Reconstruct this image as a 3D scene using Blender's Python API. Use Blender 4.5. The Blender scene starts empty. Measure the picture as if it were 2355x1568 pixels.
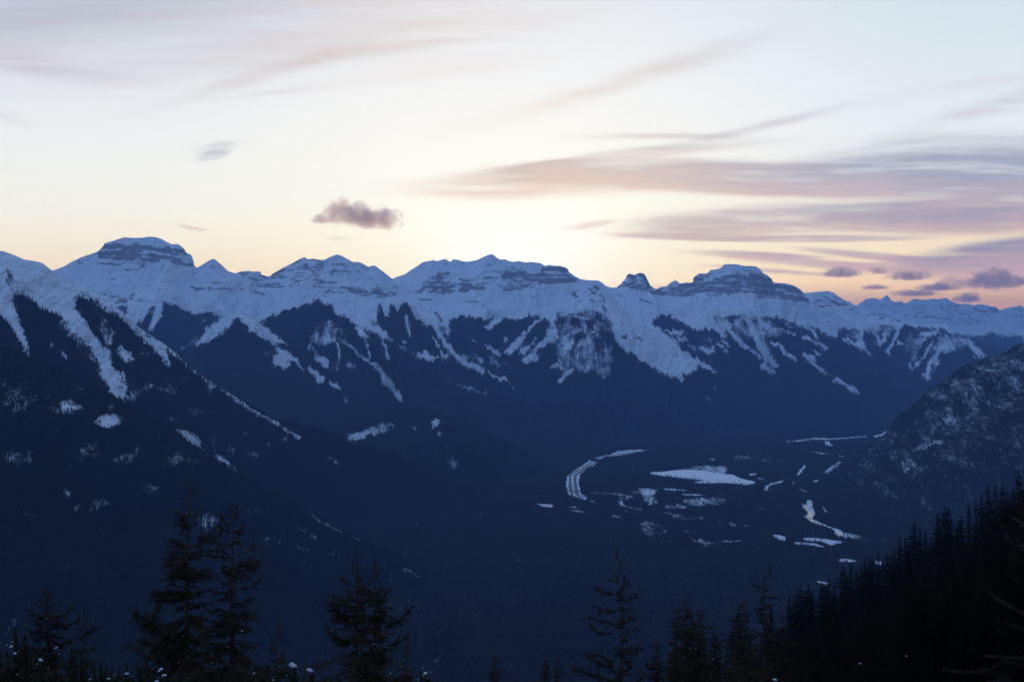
import bpy, math, numpy as np
from mathutils import Vector, Matrix
SC = bpy.context.scene
COL = SC.collection
F = 2525.0; CX = 1177.5; HY = 760.0        # focal length / centre / horizon of the view, in units of a 2355 px wide picture
rng = np.random.default_rng(7)
PI = math.pi

# ---------------------------------------------------------------- coordinates: reading positions off zoomed crops
CR = {'A':(0,850,2.141),'B':(1000,850,2.141),'C':(2000,850,2.141),'D':(3000,850,2.148),
      'E':(0,1500,2.141),'F':(2000,1500,2.141),'G':(3000,1500,2.148),'H':(1000,1500,2.141),
      'I':(0,1900,1.896),'J':(1000,2000,2.141),'K':(1900,2000,2.141),'L':(2900,1850,1.788),
      'M':(0,0,1.15),'N':(2048,0,1.15),'X':(0,0,0.57496),
      'P':(400,1850,2.851),'Q':(0,2350,3.364),'R':(2250,2150,2.617),'S':(3696,1850,3.485)}
def cv(c, pts):
    x0, y0, s = CR[c]
    return [((x0 + p[0]/s)/1.73928, (y0 + p[1]/s)/1.73928) for p in pts]
def chain(*segs):
    out = []
    for c, pts in segs: out += cv(c, pts)
    return out
def at(px, py, Y):
    return Vector(((px-CX)/F*Y, Y, (HY-py)/F*Y))

# ---------------------------------------------------------------- noise (numpy)
def _h(ix, iy, seed):
    n = (ix.astype(np.int64)*374761393 + iy.astype(np.int64)*668265263 + seed*1442695041) & 0xffffffff
    n = ((n ^ (n >> 13))*1274126177) & 0xffffffff
    n = n ^ (n >> 16)
    return (n & 0xffff).astype(np.float32)/65535.0
def vn(x, y, seed=0):
    xi = np.floor(x); yi = np.floor(y); fx = x-xi; fy = y-yi
    fx = fx*fx*(3-2*fx); fy = fy*fy*(3-2*fy)
    a = _h(xi, yi, seed); b = _h(xi+1, yi, seed); c = _h(xi, yi+1, seed); d = _h(xi+1, yi+1, seed)
    return (a+(b-a)*fx)*(1-fy) + (c+(d-c)*fx)*fy
def fbm(x, y, seed=0, oct=4, gain=0.5):
    s = 0; a = 1; t = 0
    for o in range(oct):
        s = s + a*vn(x*2**o+o*17.3, y*2**o-o*9.1, seed+o); t += a; a *= gain
    return s/t
def ridged(x, y, seed=0, oct=4, gain=0.5):
    s = 0; a = 1; t = 0
    for o in range(oct):
        s = s + a*(1-np.abs(2*vn(x*2**o+o*11.7, y*2**o+o*5.3, seed+o)-1)); t += a; a *= gain
    return s/t
def sst(x, a, b):
    t = np.clip((x-a)/(b-a), 0, 1); return t*t*(3-2*t)

# ---------------------------------------------------------------- tags and meshes
def tag(o, label=None, cat=None, group=None, kind=None):
    if label: o['label'] = label
    if cat: o['category'] = cat
    if group: o['group'] = group
    if kind: o['kind'] = kind
    return o
def mesh_np(name, verts, faces, smooth=True, mats=(), midx=None):
    """verts (n,3) array; faces: int array (m,k) of equal size, or list of such arrays"""
    me = bpy.data.meshes.new(name)
    if not isinstance(faces, (list, tuple)): faces = [faces]
    faces = [np.asarray(f, dtype=np.int32) for f in faces if len(f)]
    nl = sum(f.size for f in faces); nf = sum(len(f) for f in faces)
    me.vertices.add(len(verts)); me.vertices.foreach_set('co', np.asarray(verts, dtype=np.float32).ravel())
    me.loops.add(nl); me.loops.foreach_set('vertex_index', np.concatenate([f.ravel() for f in faces]))
    ls = []; off = 0
    for f in faces:
        ls.append(off + np.arange(len(f), dtype=np.int32)*f.shape[1]); off += f.size
    me.polygons.add(nf); me.polygons.foreach_set('loop_start', np.concatenate(ls))
    if smooth: me.polygons.foreach_set('use_smooth', np.ones(nf, dtype=bool))
    for m in mats: me.materials.append(m)
    if midx is not None: me.polygons.foreach_set('material_index', np.asarray(midx, dtype=np.int32))
    me.update(calc_edges=True)
    return me
def obj(name, me, parent=None, loc=None):
    o = bpy.data.objects.new(name, me); COL.objects.link(o)
    if parent is not None: o.parent = parent
    if loc is not None: o.location = loc
    return o
def empty(name, loc):
    o = bpy.data.objects.new(name, None); COL.objects.link(o); o.location = loc; o.empty_display_size = 0.3
    return o

# ---------------------------------------------------------------- node maths
class Nd:
    """a scalar socket with operators"""
    def __init__(s, nt, sock): s.nt = nt; s.k = sock
    def _m(s, op, *a, clamp=False):
        n = s.nt.nodes.new('ShaderNodeMath'); n.operation = op; n.use_clamp = clamp
        for i, v in enumerate((s,)+a):
            if isinstance(v, Nd): s.nt.links.new(v.k, n.inputs[i])
            else: n.inputs[i].default_value = float(v)
        return Nd(s.nt, n.outputs[0])
    def __add__(s, o): return s._m('ADD', o)
    __radd__ = __add__
    def __sub__(s, o): return s._m('SUBTRACT', o)
    def __rsub__(s, o): return (s*-1)+o
    def __mul__(s, o): return s._m('MULTIPLY', o)
    __rmul__ = __mul__
    def __truediv__(s, o): return s._m('DIVIDE', o)
    def max(s, o): return s._m('MAXIMUM', o)
    def min(s, o): return s._m('MINIMUM', o)
    def sq(s): return s._m('MULTIPLY', s)
    def pw(s, o): return s._m('POWER', o)
    def exp(s): return s._m('EXPONENT')
    def clamp(s): return s._m('ADD', 0.0, clamp=True)
    def smooth(s, a, b):
        n = s.nt.nodes.new('ShaderNodeMapRange'); n.interpolation_type = 'SMOOTHSTEP'
        s.nt.links.new(s.k, n.inputs['Value'])
        for i, v in ((1, a), (2, b)):
            if isinstance(v, Nd): s.nt.links.new(v.k, n.inputs[i])
            else: n.inputs[i].default_value = v
        n.inputs[3].default_value = 0; n.inputs[4].default_value = 1
        return Nd(s.nt, n.outputs[0])
def nmix(nt, fac, a, b):
    n = nt.nodes.new('ShaderNodeMix'); n.data_type = 'RGBA'; n.clamp_factor = True
    if isinstance(fac, Nd): nt.links.new(fac.k, n.inputs[0])
    else: n.inputs[0].default_value = fac
    for i, v in ((6, a), (7, b)):
        if isinstance(v, (tuple, list)): n.inputs[i].default_value = (*v[:3], 1)
        else: nt.links.new(v, n.inputs[i])
    return n.outputs[2]
def noise(nt, vec, scale, detail=3, rough=0.5, dist=0.0):
    n = nt.nodes.new('ShaderNodeTexNoise'); n.inputs['Scale'].default_value = scale
    n.inputs['Detail'].default_value = detail; n.inputs['Roughness'].default_value = rough
    n.inputs['Distortion'].default_value = dist
    if vec is not None: nt.links.new(vec, n.inputs['Vector'])
    return Nd(nt, n.outputs['Fac'])
def xyz(nt, x, y, z=0.0):
    n = nt.nodes.new('ShaderNodeCombineXYZ')
    for i, v in enumerate((x, y, z)):
        if isinstance(v, Nd): nt.links.new(v.k, n.inputs[i])
        else: n.inputs[i].default_value = v
    return n.outputs[0]
def new_mat(name):
    m = bpy.data.materials.new(name); m.use_nodes = True; nt = m.node_tree
    return m, nt, nt.nodes['Principled BSDF']
def lin(r, g, b):
    f = lambda c: ((c/255+0.055)/1.055)**2.4 if c > 10 else c/255/12.92
    return (f(r), f(g), f(b))
# ================================================================ camera, sun, sky
cam = bpy.data.cameras.new('camera'); co = bpy.data.objects.new('camera', cam); COL.objects.link(co)
co.location = (0, 0, 0); co.rotation_euler = (PI/2, 0, 0)
cam.sensor_width = 36.0; cam.lens = F/2355*36.0; cam.shift_y = (HY-784.0)/2355.0
cam.clip_start = 0.5; cam.clip_end = 300000.0
SC.camera = co
SC.view_settings.view_transform = 'Standard'; SC.view_settings.look = 'None'; SC.view_settings.exposure = 0; SC.view_settings.gamma = 1
SC.render.engine = 'CYCLES'
SC.cycles.use_denoising = True
SC.cycles.max_bounces = 6; SC.cycles.diffuse_bounces = 2; SC.cycles.glossy_bounces = 2; SC.cycles.volume_bounces = 1
SC.cycles.transparent_max_bounces = 8
SC.cycles.volume_step_rate = 1.0; SC.cycles.volume_max_steps = 96

SUN_AZ = math.atan((1185-CX)/F); SUN_EL = math.radians(1.6)
sun = bpy.data.lights.new('sun', 'SUN'); so = bpy.data.objects.new('sun', sun); COL.objects.link(so)
sun.energy = 0.5; sun.angle = math.radians(0.6); sun.color = (1.0, 0.72, 0.45)
sd = Vector((math.sin(SUN_AZ)*math.cos(SUN_EL), math.cos(SUN_AZ)*math.cos(SUN_EL), math.sin(SUN_EL)))
so.rotation_euler = sd.to_track_quat('Z', 'Y').to_euler()

w = bpy.data.worlds.new('World'); SC.world = w; w.use_nodes = True
nt = w.node_tree; bg = nt.nodes['Background']
tc = nt.nodes.new('ShaderNodeTexCoord')
sp = nt.nodes.new('ShaderNodeSeparateXYZ'); nt.links.new(tc.outputs['Generated'], sp.inputs[0])
dx, dy, dz = (Nd(nt, sp.outputs[i]) for i in range(3))
# physical sky, carries the light of the whole dome away from the sunset
sky = nt.nodes.new('ShaderNodeTexSky'); sky.sky_type = 'NISHITA'; sky.sun_disc = False
sky.sun_elevation = SUN_EL; sky.sun_rotation = SUN_AZ; sky.altitude = 2200; sky.air_density = 1; sky.dust_density = 0.3; sky.ozone_density = 3
def vmul(col, f):
    n = nt.nodes.new('ShaderNodeVectorMath'); n.operation = 'SCALE'; nt.links.new(col, n.inputs[0])
    if isinstance(f, Nd): nt.links.new(f.k, n.inputs[3])
    else: n.inputs[3].default_value = f
    return n.outputs[0]
def vadd(a, b):
    n = nt.nodes.new('ShaderNodeVectorMath'); n.operation = 'ADD'; nt.links.new(a, n.inputs[0]); nt.links.new(b, n.inputs[1]); return n.outputs[0]
def ramp(fac, stops):
    n = nt.nodes.new('ShaderNodeValToRGB'); nt.links.new(fac.k, n.inputs[0]); n.color_ramp.interpolation = 'B_SPLINE' if len(stops) > 3 else 'LINEAR'
    e = n.color_ramp.elements
    while len(e) < len(stops): e.new(0.5)
    for k, (p, c) in enumerate(stops): e[k].position = p; e[k].color = (*c, 1)
    return n.outputs[0]
dyc = dy.max(0.05)
gx = dx/dyc*F + CX          # bearing and height on the sky towards the sunset, as tangents (same units as the tables)
gy = dz/dyc*-F + HY
front = dy.smooth(0.30, 0.80)*(dz.smooth(0.62, 0.30))
el = (HY-gy)*(1/800.0)      # 0 at the horizon, 0.95 at the top of the view
elc = el.clamp()
# clear sky towards the sunset (left, middle and right of the sun)
def S(*l): return [(p/800.0, lin(*c)) for p, c in l]
cl = ramp(elc, S((60,(250,208,148)),(150,(250,226,180)),(215,(251,239,206)),(300,(246,243,226)),(420,(243,243,236)),(540,(234,237,236)),(650,(227,229,231)),(780,(192,201,214))))
cm = ramp(elc, S((60,(255,216,136)),(150,(255,238,186)),(240,(255,251,224)),(330,(255,250,230)),(450,(252,248,238)),(600,(245,245,242)),(780,(233,235,238))))
cr = ramp(elc, S((40,(255,170,84)),(90,(255,200,112)),(170,(253,228,178)),(250,(246,227,190)),(340,(236,236,228)),(450,(234,238,238)),(600,(226,234,237)),(780,(210,226,232))))
b1 = nmix(nt, gx.smooth(250, 1050), cl, cm)
base = nmix(nt, gx.smooth(1250, 2250), b1, cr)
# the glow where the sun has just gone down
r2 = ((gx-1185)*(1/250.0)).sq() + ((gy-560)*(1/190.0)).sq()
glow = (r2*-1.0).exp()
base = nmix(nt, glow*0.95, base, (1.10, 1.04, 0.88))
# ---- thin streaked clouds
wv = noise(nt, xyz(nt, gx*(1/420.0), gy*(1/160.0), 3.1), 1.0, 3)      # slow bending
gyw = gy + (wv-0.5)*26 + (gx-1700)*0.0
gxw = gx + (noise(nt, xyz(nt, gx*(1/300.0), gy*(1/90.0), 8.2), 1.0, 2)-0.5)*120
st1 = noise(nt, xyz(nt, gxw*(1/520.0), gyw*(1/34.0), 0.0), 1.0, 5, 0.55)
st2 = noise(nt, xyz(nt, gxw*(1/190.0), gyw*(1/15.0), 5.0), 1.0, 4, 0.55)
stn = st1*0.65 + st2*0.35
# cloud: x, y, half length, half thickness, tilt (deg, up to the right), opacity, warmth, underside sharpness
CL = [(1330,418,330,30,3,.50,.95,1.0),(1620,412,420,34,-1,.72,.60,1.3),(2000,424,440,33,-1,.85,.42,1.3),(2340,420,260,44,2,.85,.25,1.0),(2200,378,380,20,3,.50,.05,1.0),(1250,385,160,12,5,.35,.5,1.0),
      (1750,512,250,34,4,.80,.50,1.6),(2040,506,330,32,1,.95,.50,1.6),(2320,492,260,34,4,.85,.45,1.0),(1600,543,170,8,-1,.65,.50,1.0),(1850,547,240,7,0,.7,.5,1.0),(2330,462,240,12,4,.4,1.0,1.0),
      (2330,588,240,34,7,.92,.40,1.0),(2260,628,280,18,-3,.70,.65,1.0),(1900,606,300,9,-5,.55,.6,1.0),(2050,592,200,8,-6,.45,.4,1.0),(2330,655,160,16,0,.45,.8,1.0),(1760,583,130,5,-3,.4,.4,1.0),(1780,622,160,5,-4,.35,.4,1.0),
      (1360,517,60,7,8,.2,.7,1.0),(1540,316,160,7,0,.38,.2,1.0),(1730,295,170,9,14,.42,.1,1.0),
      (1540,152,230,22,17,.30,.3,1.0),(1330,225,260,20,14,.12,.9,1.0),(2330,232,230,20,17,.42,.55,1.0),(2290,185,300,14,10,.20,.9,1.0),
      (2300,325,300,18,2,.28,.0,1.0),(2100,362,330,16,4,.30,.2,1.0),(1450,360,300,12,6,.30,.45,1.0),
      (40,55,420,58,8,.50,.35,1.0),(-30,118,170,26,-6,.55,1.0,1.0),(110,158,170,22,-8,.42,.55,1.0),(20,276,60,12,-12,.25,.8,1.0),
      (700,20,560,60,2,.32,.55,1.0),(560,120,520,46,6,.32,.6,1.0),(620,165,240,16,16,.32,.55,1.0),(860,118,260,12,7,.30,.4,1.0),(1000,160,330,30,8,.16,1.0,1.0),(620,213,120,7,6,.20,.3,1.0),
      (500,338,48,9,10,.34,.1,1.0),(490,358,40,10,12,.30,.1,1.0),(440,523,34,4,-10,.25,.8,1.0),(780,547,26,4,0,.3,.7,1.0),(2000,340,200,7,8,.2,.2,1.0)]
near = (((gx-1185)*(1/620.0)).sq()*-1.0).exp()
cool = ramp(elc, S((60,(160,134,144)),(170,(126,120,145)),(300,(140,142,163)),(400,(158,166,186)),(600,(180,180,190)),(780,(164,171,188))))
wrm = ramp(elc, S((60,(246,176,124)),(200,(224,182,160)),(320,(216,190,180)),(420,(224,206,200)),(600,(222,210,210)),(780,(204,198,208))))
clear_air = (((HY-gy)*(1/F)).max(0.045).pw(-1.0)*0.041).exp()      # the haze layer dims what lies low behind it
def clouded(lst):
    cn = None; wn = None
    for (cx, cy, rx, ry, tl, op, wm, us) in lst:
        c, s = math.cos(math.radians(tl)), math.sin(math.radians(tl))
        X = gxw-cx; Y = gyw-cy if ry > 11 else gy-cy + wv*14.0 - 7.0
        if ry <= 11: X = gx-cx
        a = (X*c + Y*-s)*(1.0/rx); b = (X*s + Y*c)*(1.0/ry)
        if us > 1.01: b = b.max(b*us)
        q = a.sq() + b.sq()*(0.8 if cy > 350 else 1.0)
        m = ((q.sq() if cy > 350 else q)*-1.0).exp()*((1.3 if cy > 350 else 0.75)*op)
        cn = m if cn is None else cn + m
        me_ = m*((b*.30+wm) if cy > 350 and ry > 11 else wm); wn = me_ if wn is None else wn + me_
    cc = (cn*-1.9).exp()*-1.0 + 1.0
    dens = (cc*(stn*4.2 - 1.05).max(0.0).min(1.35)).min(0.95)
    warm = (wn/(cn.max(0.02)) + (st2-0.5)*0.9 + (st1-0.5)*0.5 - 0.12).clamp()
    ccol = nmix(nt, warm, cool, wrm)
    ccol = nmix(nt, near*0.45, ccol, lin(250,214,168))
    return vmul(nmix(nt, dens, base, ccol), clear_air)
up = clouded([c for c in CL if c[1] - 2.2*c[3] - .25*c[2] < 300]); lo = clouded([c for c in CL if c[1] + 2.2*c[3] + .25*c[2] > 300])
# ---- the rest of the dome: deep blue, darkest low down opposite the sunset, with the physical sky added
dome = ramp(dz.clamp(), [(0.0,(0.056,0.110,0.268)),(0.2,(0.114,0.212,0.42)),(0.6,(0.230,0.368,0.63)),(1.0,(0.245,0.40,0.74))])
DOME_GAIN = 0.95
dome = vadd(vmul(dome, (dx*-0.38+1.0)*DOME_GAIN), vmul(sky.outputs[0], 0.05))
def bgn(col):
    b = nt.nodes.new('ShaderNodeBackground'); nt.links.new(col, b.inputs['Color']); b.inputs['Strength'].default_value = 1.0; return b.outputs[0]
def smix(f, a, b):
    n = nt.nodes.new('ShaderNodeMixShader'); nt.links.new(f.k, n.inputs[0]); nt.links.new(a, n.inputs[1]); nt.links.new(b, n.inputs[2]); return n.outputs[0]
nt.nodes.remove(bg)
view = smix(gy._m('LESS_THAN', 300.0), bgn(lo), bgn(up))
nt.links.new(smix(front, bgn(dome), view), [n for n in nt.nodes if n.type == 'OUTPUT_WORLD'][0].inputs['Surface'])
w.cycles.sampling_method = 'MANUAL'; w.cycles.sample_map_resolution = 512

# ================================================================ haze
HX, HYN, HYF, HT, HB = 60000.0, -12000.0, 44000.0, 1250.0, -1010.0
def box_mesh(name, x0, x1, y0, y1, z0, z1, mats=()):
    v = [(x0,y0,z0),(x1,y0,z0),(x1,y1,z0),(x0,y1,z0),(x0,y0,z1),(x1,y0,z1),(x1,y1,z1),(x0,y1,z1)]
    f = [(0,3,2,1),(4,5,6,7),(0,1,5,4),(1,2,6,5),(2,3,7,6),(3,0,4,7)]
    return mesh_np(name, np.array(v), np.array(f), smooth=False, mats=mats)
hm = bpy.data.materials.new('haze_air'); hm.use_nodes = True; hn = hm.node_tree
for n in list(hn.nodes):
    if n.type == 'BSDF_PRINCIPLED': hn.nodes.remove(n)
pv = hn.nodes.new('ShaderNodeVolumePrincipled'); pv.inputs['Color'].default_value = (0.32, 0.54, 1.0, 1)
pv.inputs['Density'].default_value = 3.6e-5; pv.inputs['Anisotropy'].default_value = 0.0
hn.links.new(pv.outputs[0], [n for n in hn.nodes if n.type == 'OUTPUT_MATERIAL'][0].inputs['Volume'])
hz = obj('haze', box_mesh('haze', -HX, HX, HYN, HYF, HB, HT, [hm]))
tag(hz, 'thin blue evening haze filling the valley and veiling the far peaks', None, None, 'stuff')
# ================================================================ where snow, forest and rock lie on the slopes
RW, RH = 2356, 1570
class Ras:
    def __init__(s, S, T):
        s.S = np.full((RH, RW), S, np.float32); s.T = np.full((RH, RW), T, np.float32); s.R = np.zeros((RH, RW), np.float32); s.R2 = s.R.copy(); s.low = .7; s.nt = .03
    def mask(s, pts, pad=1):
        P = np.array(pts, dtype=np.float64)
        x0 = max(0, int(P[:,0].min())-pad); x1 = min(RW-1, int(P[:,0].max())+pad+1)
        y0 = max(0, int(P[:,1].min())-pad); y1 = min(RH-1, int(P[:,1].max())+pad+1)
        if x1 <= x0 or y1 <= y0: return None
        X, Y = np.meshgrid(np.arange(x0, x1), np.arange(y0, y1))
        m = np.zeros(X.shape, bool); n = len(P)
        for i in range(n):
            xa, ya = P[i]; xb, yb = P[(i+1) % n]
            if ya == yb: continue
            c = ((ya > Y) != (yb > Y)) & (X < (xb-xa)*(Y-ya)/(yb-ya)+xa)
            m ^= c
        return (slice(y0, y1), slice(x0, x1)), m
    def stroke(s, pts, w):
        P = np.array(pts, dtype=np.float64); pad = max(w) if isinstance(w, (list, tuple)) else w
        x0 = max(0, int(P[:,0].min()-pad)-1); x1 = min(RW-1, int(P[:,0].max()+pad)+2)
        y0 = max(0, int(P[:,1].min()-pad)-1); y1 = min(RH-1, int(P[:,1].max()+pad)+2)
        if x1 <= x0 or y1 <= y0: return None
        X, Y = np.meshgrid(np.arange(x0, x1), np.arange(y0, y1)); m = np.zeros(X.shape, bool)
        n = len(P)
        for i in range(n-1):
            a, b = P[i], P[i+1]; d = b-a; L = max(1e-6, d@d)
            t = np.clip(((X-a[0])*d[0]+(Y-a[1])*d[1])/L, 0, 1)
            if isinstance(w, (list, tuple)):
                ww = w[0]+(w[1]-w[0])*((i+t)/(n-1))
            else: ww = w
            m |= np.hypot(X-a[0]-t*d[0], Y-a[1]-t*d[1]) < ww/2
        return (slice(y0, y1), slice(x0, x1)), m
    def put(s, sm, S=None, T=None, R=None):
        if sm is None: return
        sl, m = sm
        if S is not None: s.S[sl][m] = S
        if T is not None: s.T[sl][m] = T
        if R is not None: s.R[sl][m] = R
    # forest / snow / mottled ground
    def F(s, c, pts): s.put(s.mask(cv(c, pts)), 0.0, 1.0)
    def N(s, c, pts): s.put(s.mask(cv(c, pts)), 1.0, s.nt)
    def Z(s, c, pts, S=.62, T=.5, k=3):
        sm = s.mask(cv(c, pts), pad=2*k+3)
        if sm is None: return
        sl, m = sm; m = s.blur(m.astype(np.float32), k); b = m*(1-m)*4
        yy, xx = np.mgrid[sl[0], sl[1]]; m = np.clip(m+(fbm(xx/9.0, yy/9.0, 5, 2)-.5)*b*1.6, 0, 1)
        low = (fbm(xx/26.0, yy/30.0, 6, 2)-.5)*s.low
        s.S[sl] = s.S[sl]*(1-m)+(S+low)*m; s.T[sl] = s.T[sl]*(1-m)+(T-low*.6)*m
    def L(s, c, pts, w, S=1.0, T=.05):
        k = CR[c][2]*1.73928
        s.put(s.stroke(cv(c, pts), [v/k +.7 for v in w] if isinstance(w, (list, tuple)) else w/k+.7), S, T)
    def E(s, c, x, y, rx, ry, S=.55, T=.75, n=20):
        k = CR[c][2]*1.73928; (X0, Y0), = cv(c, [(x, y)]); ax, ay = rx/k, ry/k
        x0 = max(0, int(X0-2.2*ax)); x1 = min(RW-1, int(X0+2.2*ax)+2); y0 = max(0, int(Y0-2.2*ay)); y1 = min(RH-1, int(Y0+2.2*ay)+2)
        if x1 <= x0 or y1 <= y0: return
        X, Y = np.meshgrid(np.arange(x0, x1), np.arange(y0, y1)); sl = (slice(y0, y1), slice(x0, x1))
        a = .5*math.sin(x*1.7+y); u_ = (X-X0)*math.cos(a*.4)+(Y-Y0)*math.sin(a*.4); w_ = (Y-Y0)*math.cos(a*.4)-(X-X0)*math.sin(a*.4)
        f = np.exp(-((u_/ax)**2+(w_/ay)**2)*.9)
        s.S[sl] = np.maximum(s.S[sl], f*S); s.T[sl] = np.minimum(s.T[sl], 1-f*(1-T))
    def K(s, c, pts, R=1.0): s.put(s.mask(cv(c, pts)), None, None, R)
    def blur(s, a, k):
        for _ in range(2):
            for ax in (0, 1):
                p = np.pad(a, [(k, k) if i == ax else (0, 0) for i in (0, 1)], mode='edge').astype(np.float64)
                cs = np.cumsum(p, axis=ax); z = np.zeros_like(np.take(cs, [0], axis=ax)); cs = np.concatenate([z, cs], axis=ax)
                n = a.shape[ax]
                a = ((np.take(cs, range(2*k+1, n+2*k+1), axis=ax)-np.take(cs, range(0, n), axis=ax))/(2*k+1)).astype(np.float32)
        return a
    def bands(s, c, lst):
        k = CR[c][2]*1.73928
        for *p, w in lst: s.put2(s.stroke(cv(c, p), max(1.6, w/k)))
    def put2(s, sm):
        if sm is not None: s.R2[sm[0]][sm[1]] = 1.0
    def finish(s, bs=1, bt=3, br=4, near=0, fs=.34, ft=.30, mott=0.0):
        if mott:
            yy, xx = np.mgrid[0:RH, 0:RW]; pL = np.minimum(1, .3+3.0*s.blur(s.S, 22)); s.S = np.clip(s.S+(1-s.S)*mott*pL*((fbm(xx/34.0, yy/15.0, 61, 3)-.5)*2.4+(fbm(xx/7.0, yy/9.0, 62, 2)-.5)*1.2+.12), 0, 1)
        if near:        # thin flecks of snow below the tree line, lone trees above it
            pS = s.blur(s.S, near); pT = s.blur(s.T, near); s.S = np.maximum(s.S, fs*np.minimum(1, pS*2.2)); s.T = np.maximum(s.T, ft*np.minimum(1, pT*1.6)*(s.T > .01))
        s.S = s.blur(s.S, bs); s.T = s.blur(s.T, bt); s.R = s.blur(s.R, br)
    def get(s, a, px, py):
        px = np.clip(px, 0, RW-2.01); py = np.clip(py, 0, RH-2.01)
        xi = px.astype(int); yi = py.astype(int); fx = px-xi; fy = py-yi
        return (a[yi,xi]*(1-fx)+a[yi,xi+1]*fx)*(1-fy)+(a[yi+1,xi]*(1-fx)+a[yi+1,xi+1]*fx)*fy

# ---------------- far massifs
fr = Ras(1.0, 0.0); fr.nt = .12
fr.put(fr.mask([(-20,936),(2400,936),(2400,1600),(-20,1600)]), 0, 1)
# forest under the tree line, left to right
fr.F('A', [(1070,1000),(1180,950),(1255,860),(1300,795),(1325,790),(1335,830),(1300,900),(1275,1010),(1200,1200),(1070,1200)])
fr.F('A', [(980,800),(1090,795),(1100,850),(1070,870)])
fr.F('A', [(1275,1030),(1330,920),(1370,830),(1395,760),(1440,745),(1500,790),(1560,830),(1650,850),(1720,865),(1800,855),(1900,880),(1960,870),(2030,860),(2200,948),(2360,860),(2360,1700),(1000,1700),(1150,1100)])
fr.F('B', [(-10,950),(60,948),(180,885),(300,835),(440,790),(520,775),(560,735),(600,742),(640,790),(700,790),(740,855),(800,892),(960,988),(1100,1045),(1220,1085),(1150,1010),(1085,965),(1085,810),(1120,775),(1150,860),(1180,900),(1192,780),(1230,768),(1260,850),(1290,775),(1340,768),(1380,800),(1400,870),(1450,925),(1520,962),(1590,985),(1700,1000),(1700,900),(1760,885),(1850,892),(2000,905),(2140,872),(2080,920),(1995,1010),(2100,965),(2200,945),(2360,900),(2360,1700),(-10,1700)])
fr.F('C', [(-10,950),(60,905),(160,925),(240,890),(345,870),(350,905),(420,910),(440,960),(480,1000),(520,900),(600,930),(700,920),(760,900),(820,910),(900,1000),(980,1050),(1010,1130),(1090,1190),(1150,1200),(1220,1280),(1310,1330),(1500,1420),(1700,1330),(1500,1180),(1480,1080),(1400,1030),(1330,980),(1270,950),(1310,930),(1350,885),(1400,868),(1470,880),(1500,920),(1560,935),(1640,960),(1660,1000),(1740,985),(1820,1000),(1760,960),(1730,920),(1800,900),(1900,900),(2000,880),(2100,880),(2200,900),(2360,950),(2360,1700),(-10,1700)])
fr.F('D', [(-10,870),(60,905),(170,890),(260,900),(350,930),(430,960),(480,1000),(540,1040),(530,990),(560,980),(620,1020),(700,1060),(740,1075),(760,1000),(940,1000),(960,1080),(870,1130),(960,1170),(1000,1200),(960,1040),(1000,1000),(1050,980),(1120,1000),(1200,985),(1280,1000),(1330,965),(1450,975),(1640,1000),(1850,1050),(2010,1055),(2060,1015),(2100,1030),(2180,1055),(2290,1045),(2400,1075),(2400,1700),(-10,1700)])
fr.Z('D', [(750,990),(860,990),(950,1020),(960,1090),(860,1070),(770,1050)], .45, .4)
# scattered trees at the upper edge
for c, p, w in (('B',[(440,760),(560,720),(640,760),(740,830)],40),('B',[(300,830),(180,880),(60,945)],14),('B',[(1090,790),(1380,780),(1500,930)],50),('B',[(1000,850),(1040,900)],60),
                ('C',[(0,930),(160,870),(340,850)],60),('C',[(300,860),(420,810),(560,780)],40),('C',[(1290,930),(1370,860),(1560,880),(1800,840)],50),('C',[(1600,860),(1750,900),(1800,840),(2100,850),(2300,900)],60),
                ('A',[(1250,860),(1400,740),(1520,790)],40),('A',[(520,600),(700,660)],50),('D',[(0,870),(200,880),(450,950)],30)):
    k = CR[c][2]*1.73928; sm = fr.stroke(cv(c, p), w/k)
    if sm is not None:
        sl, m = sm; t = fr.T[sl]; t[m] = np.maximum(t[m], .30)
# central buttress: broken rock, snow and trees
fr.Z('C', [(480,880),(600,850),(760,820),(900,860),(960,940),(980,1050),(960,1150),(950,1280),(960,1400),(870,1420),(780,1330),(700,1370),(640,1320),(520,1380),(470,1200),(500,1080),(470,960)], .50, .35)
fr.K('C', [(480,880),(600,850),(760,820),(900,860),(960,940),(980,1050),(960,1150),(950,1280),(960,1400),(870,1420),(780,1330),(700,1370),(640,1320),(520,1380),(470,1200),(500,1080),(470,960)], .70)
fr.K('C', [(500,780),(640,640),(860,600),(900,700),(930,860),(600,850),(480,880)], .42)
for p in ([(600,900),(650,880),(700,930),(690,980),(610,970)],[(740,900),(820,895),(800,980),(740,1010)],[(620,1050),(700,1000),(735,1040),(680,1110),(620,1130)],[(900,870),(965,960),(960,1010),(900,980)],[(480,880),(560,900),(540,960),(490,980)],[(880,1000),(980,1050),(960,1150),(890,1110)]):
    fr.F('C', p)
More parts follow.
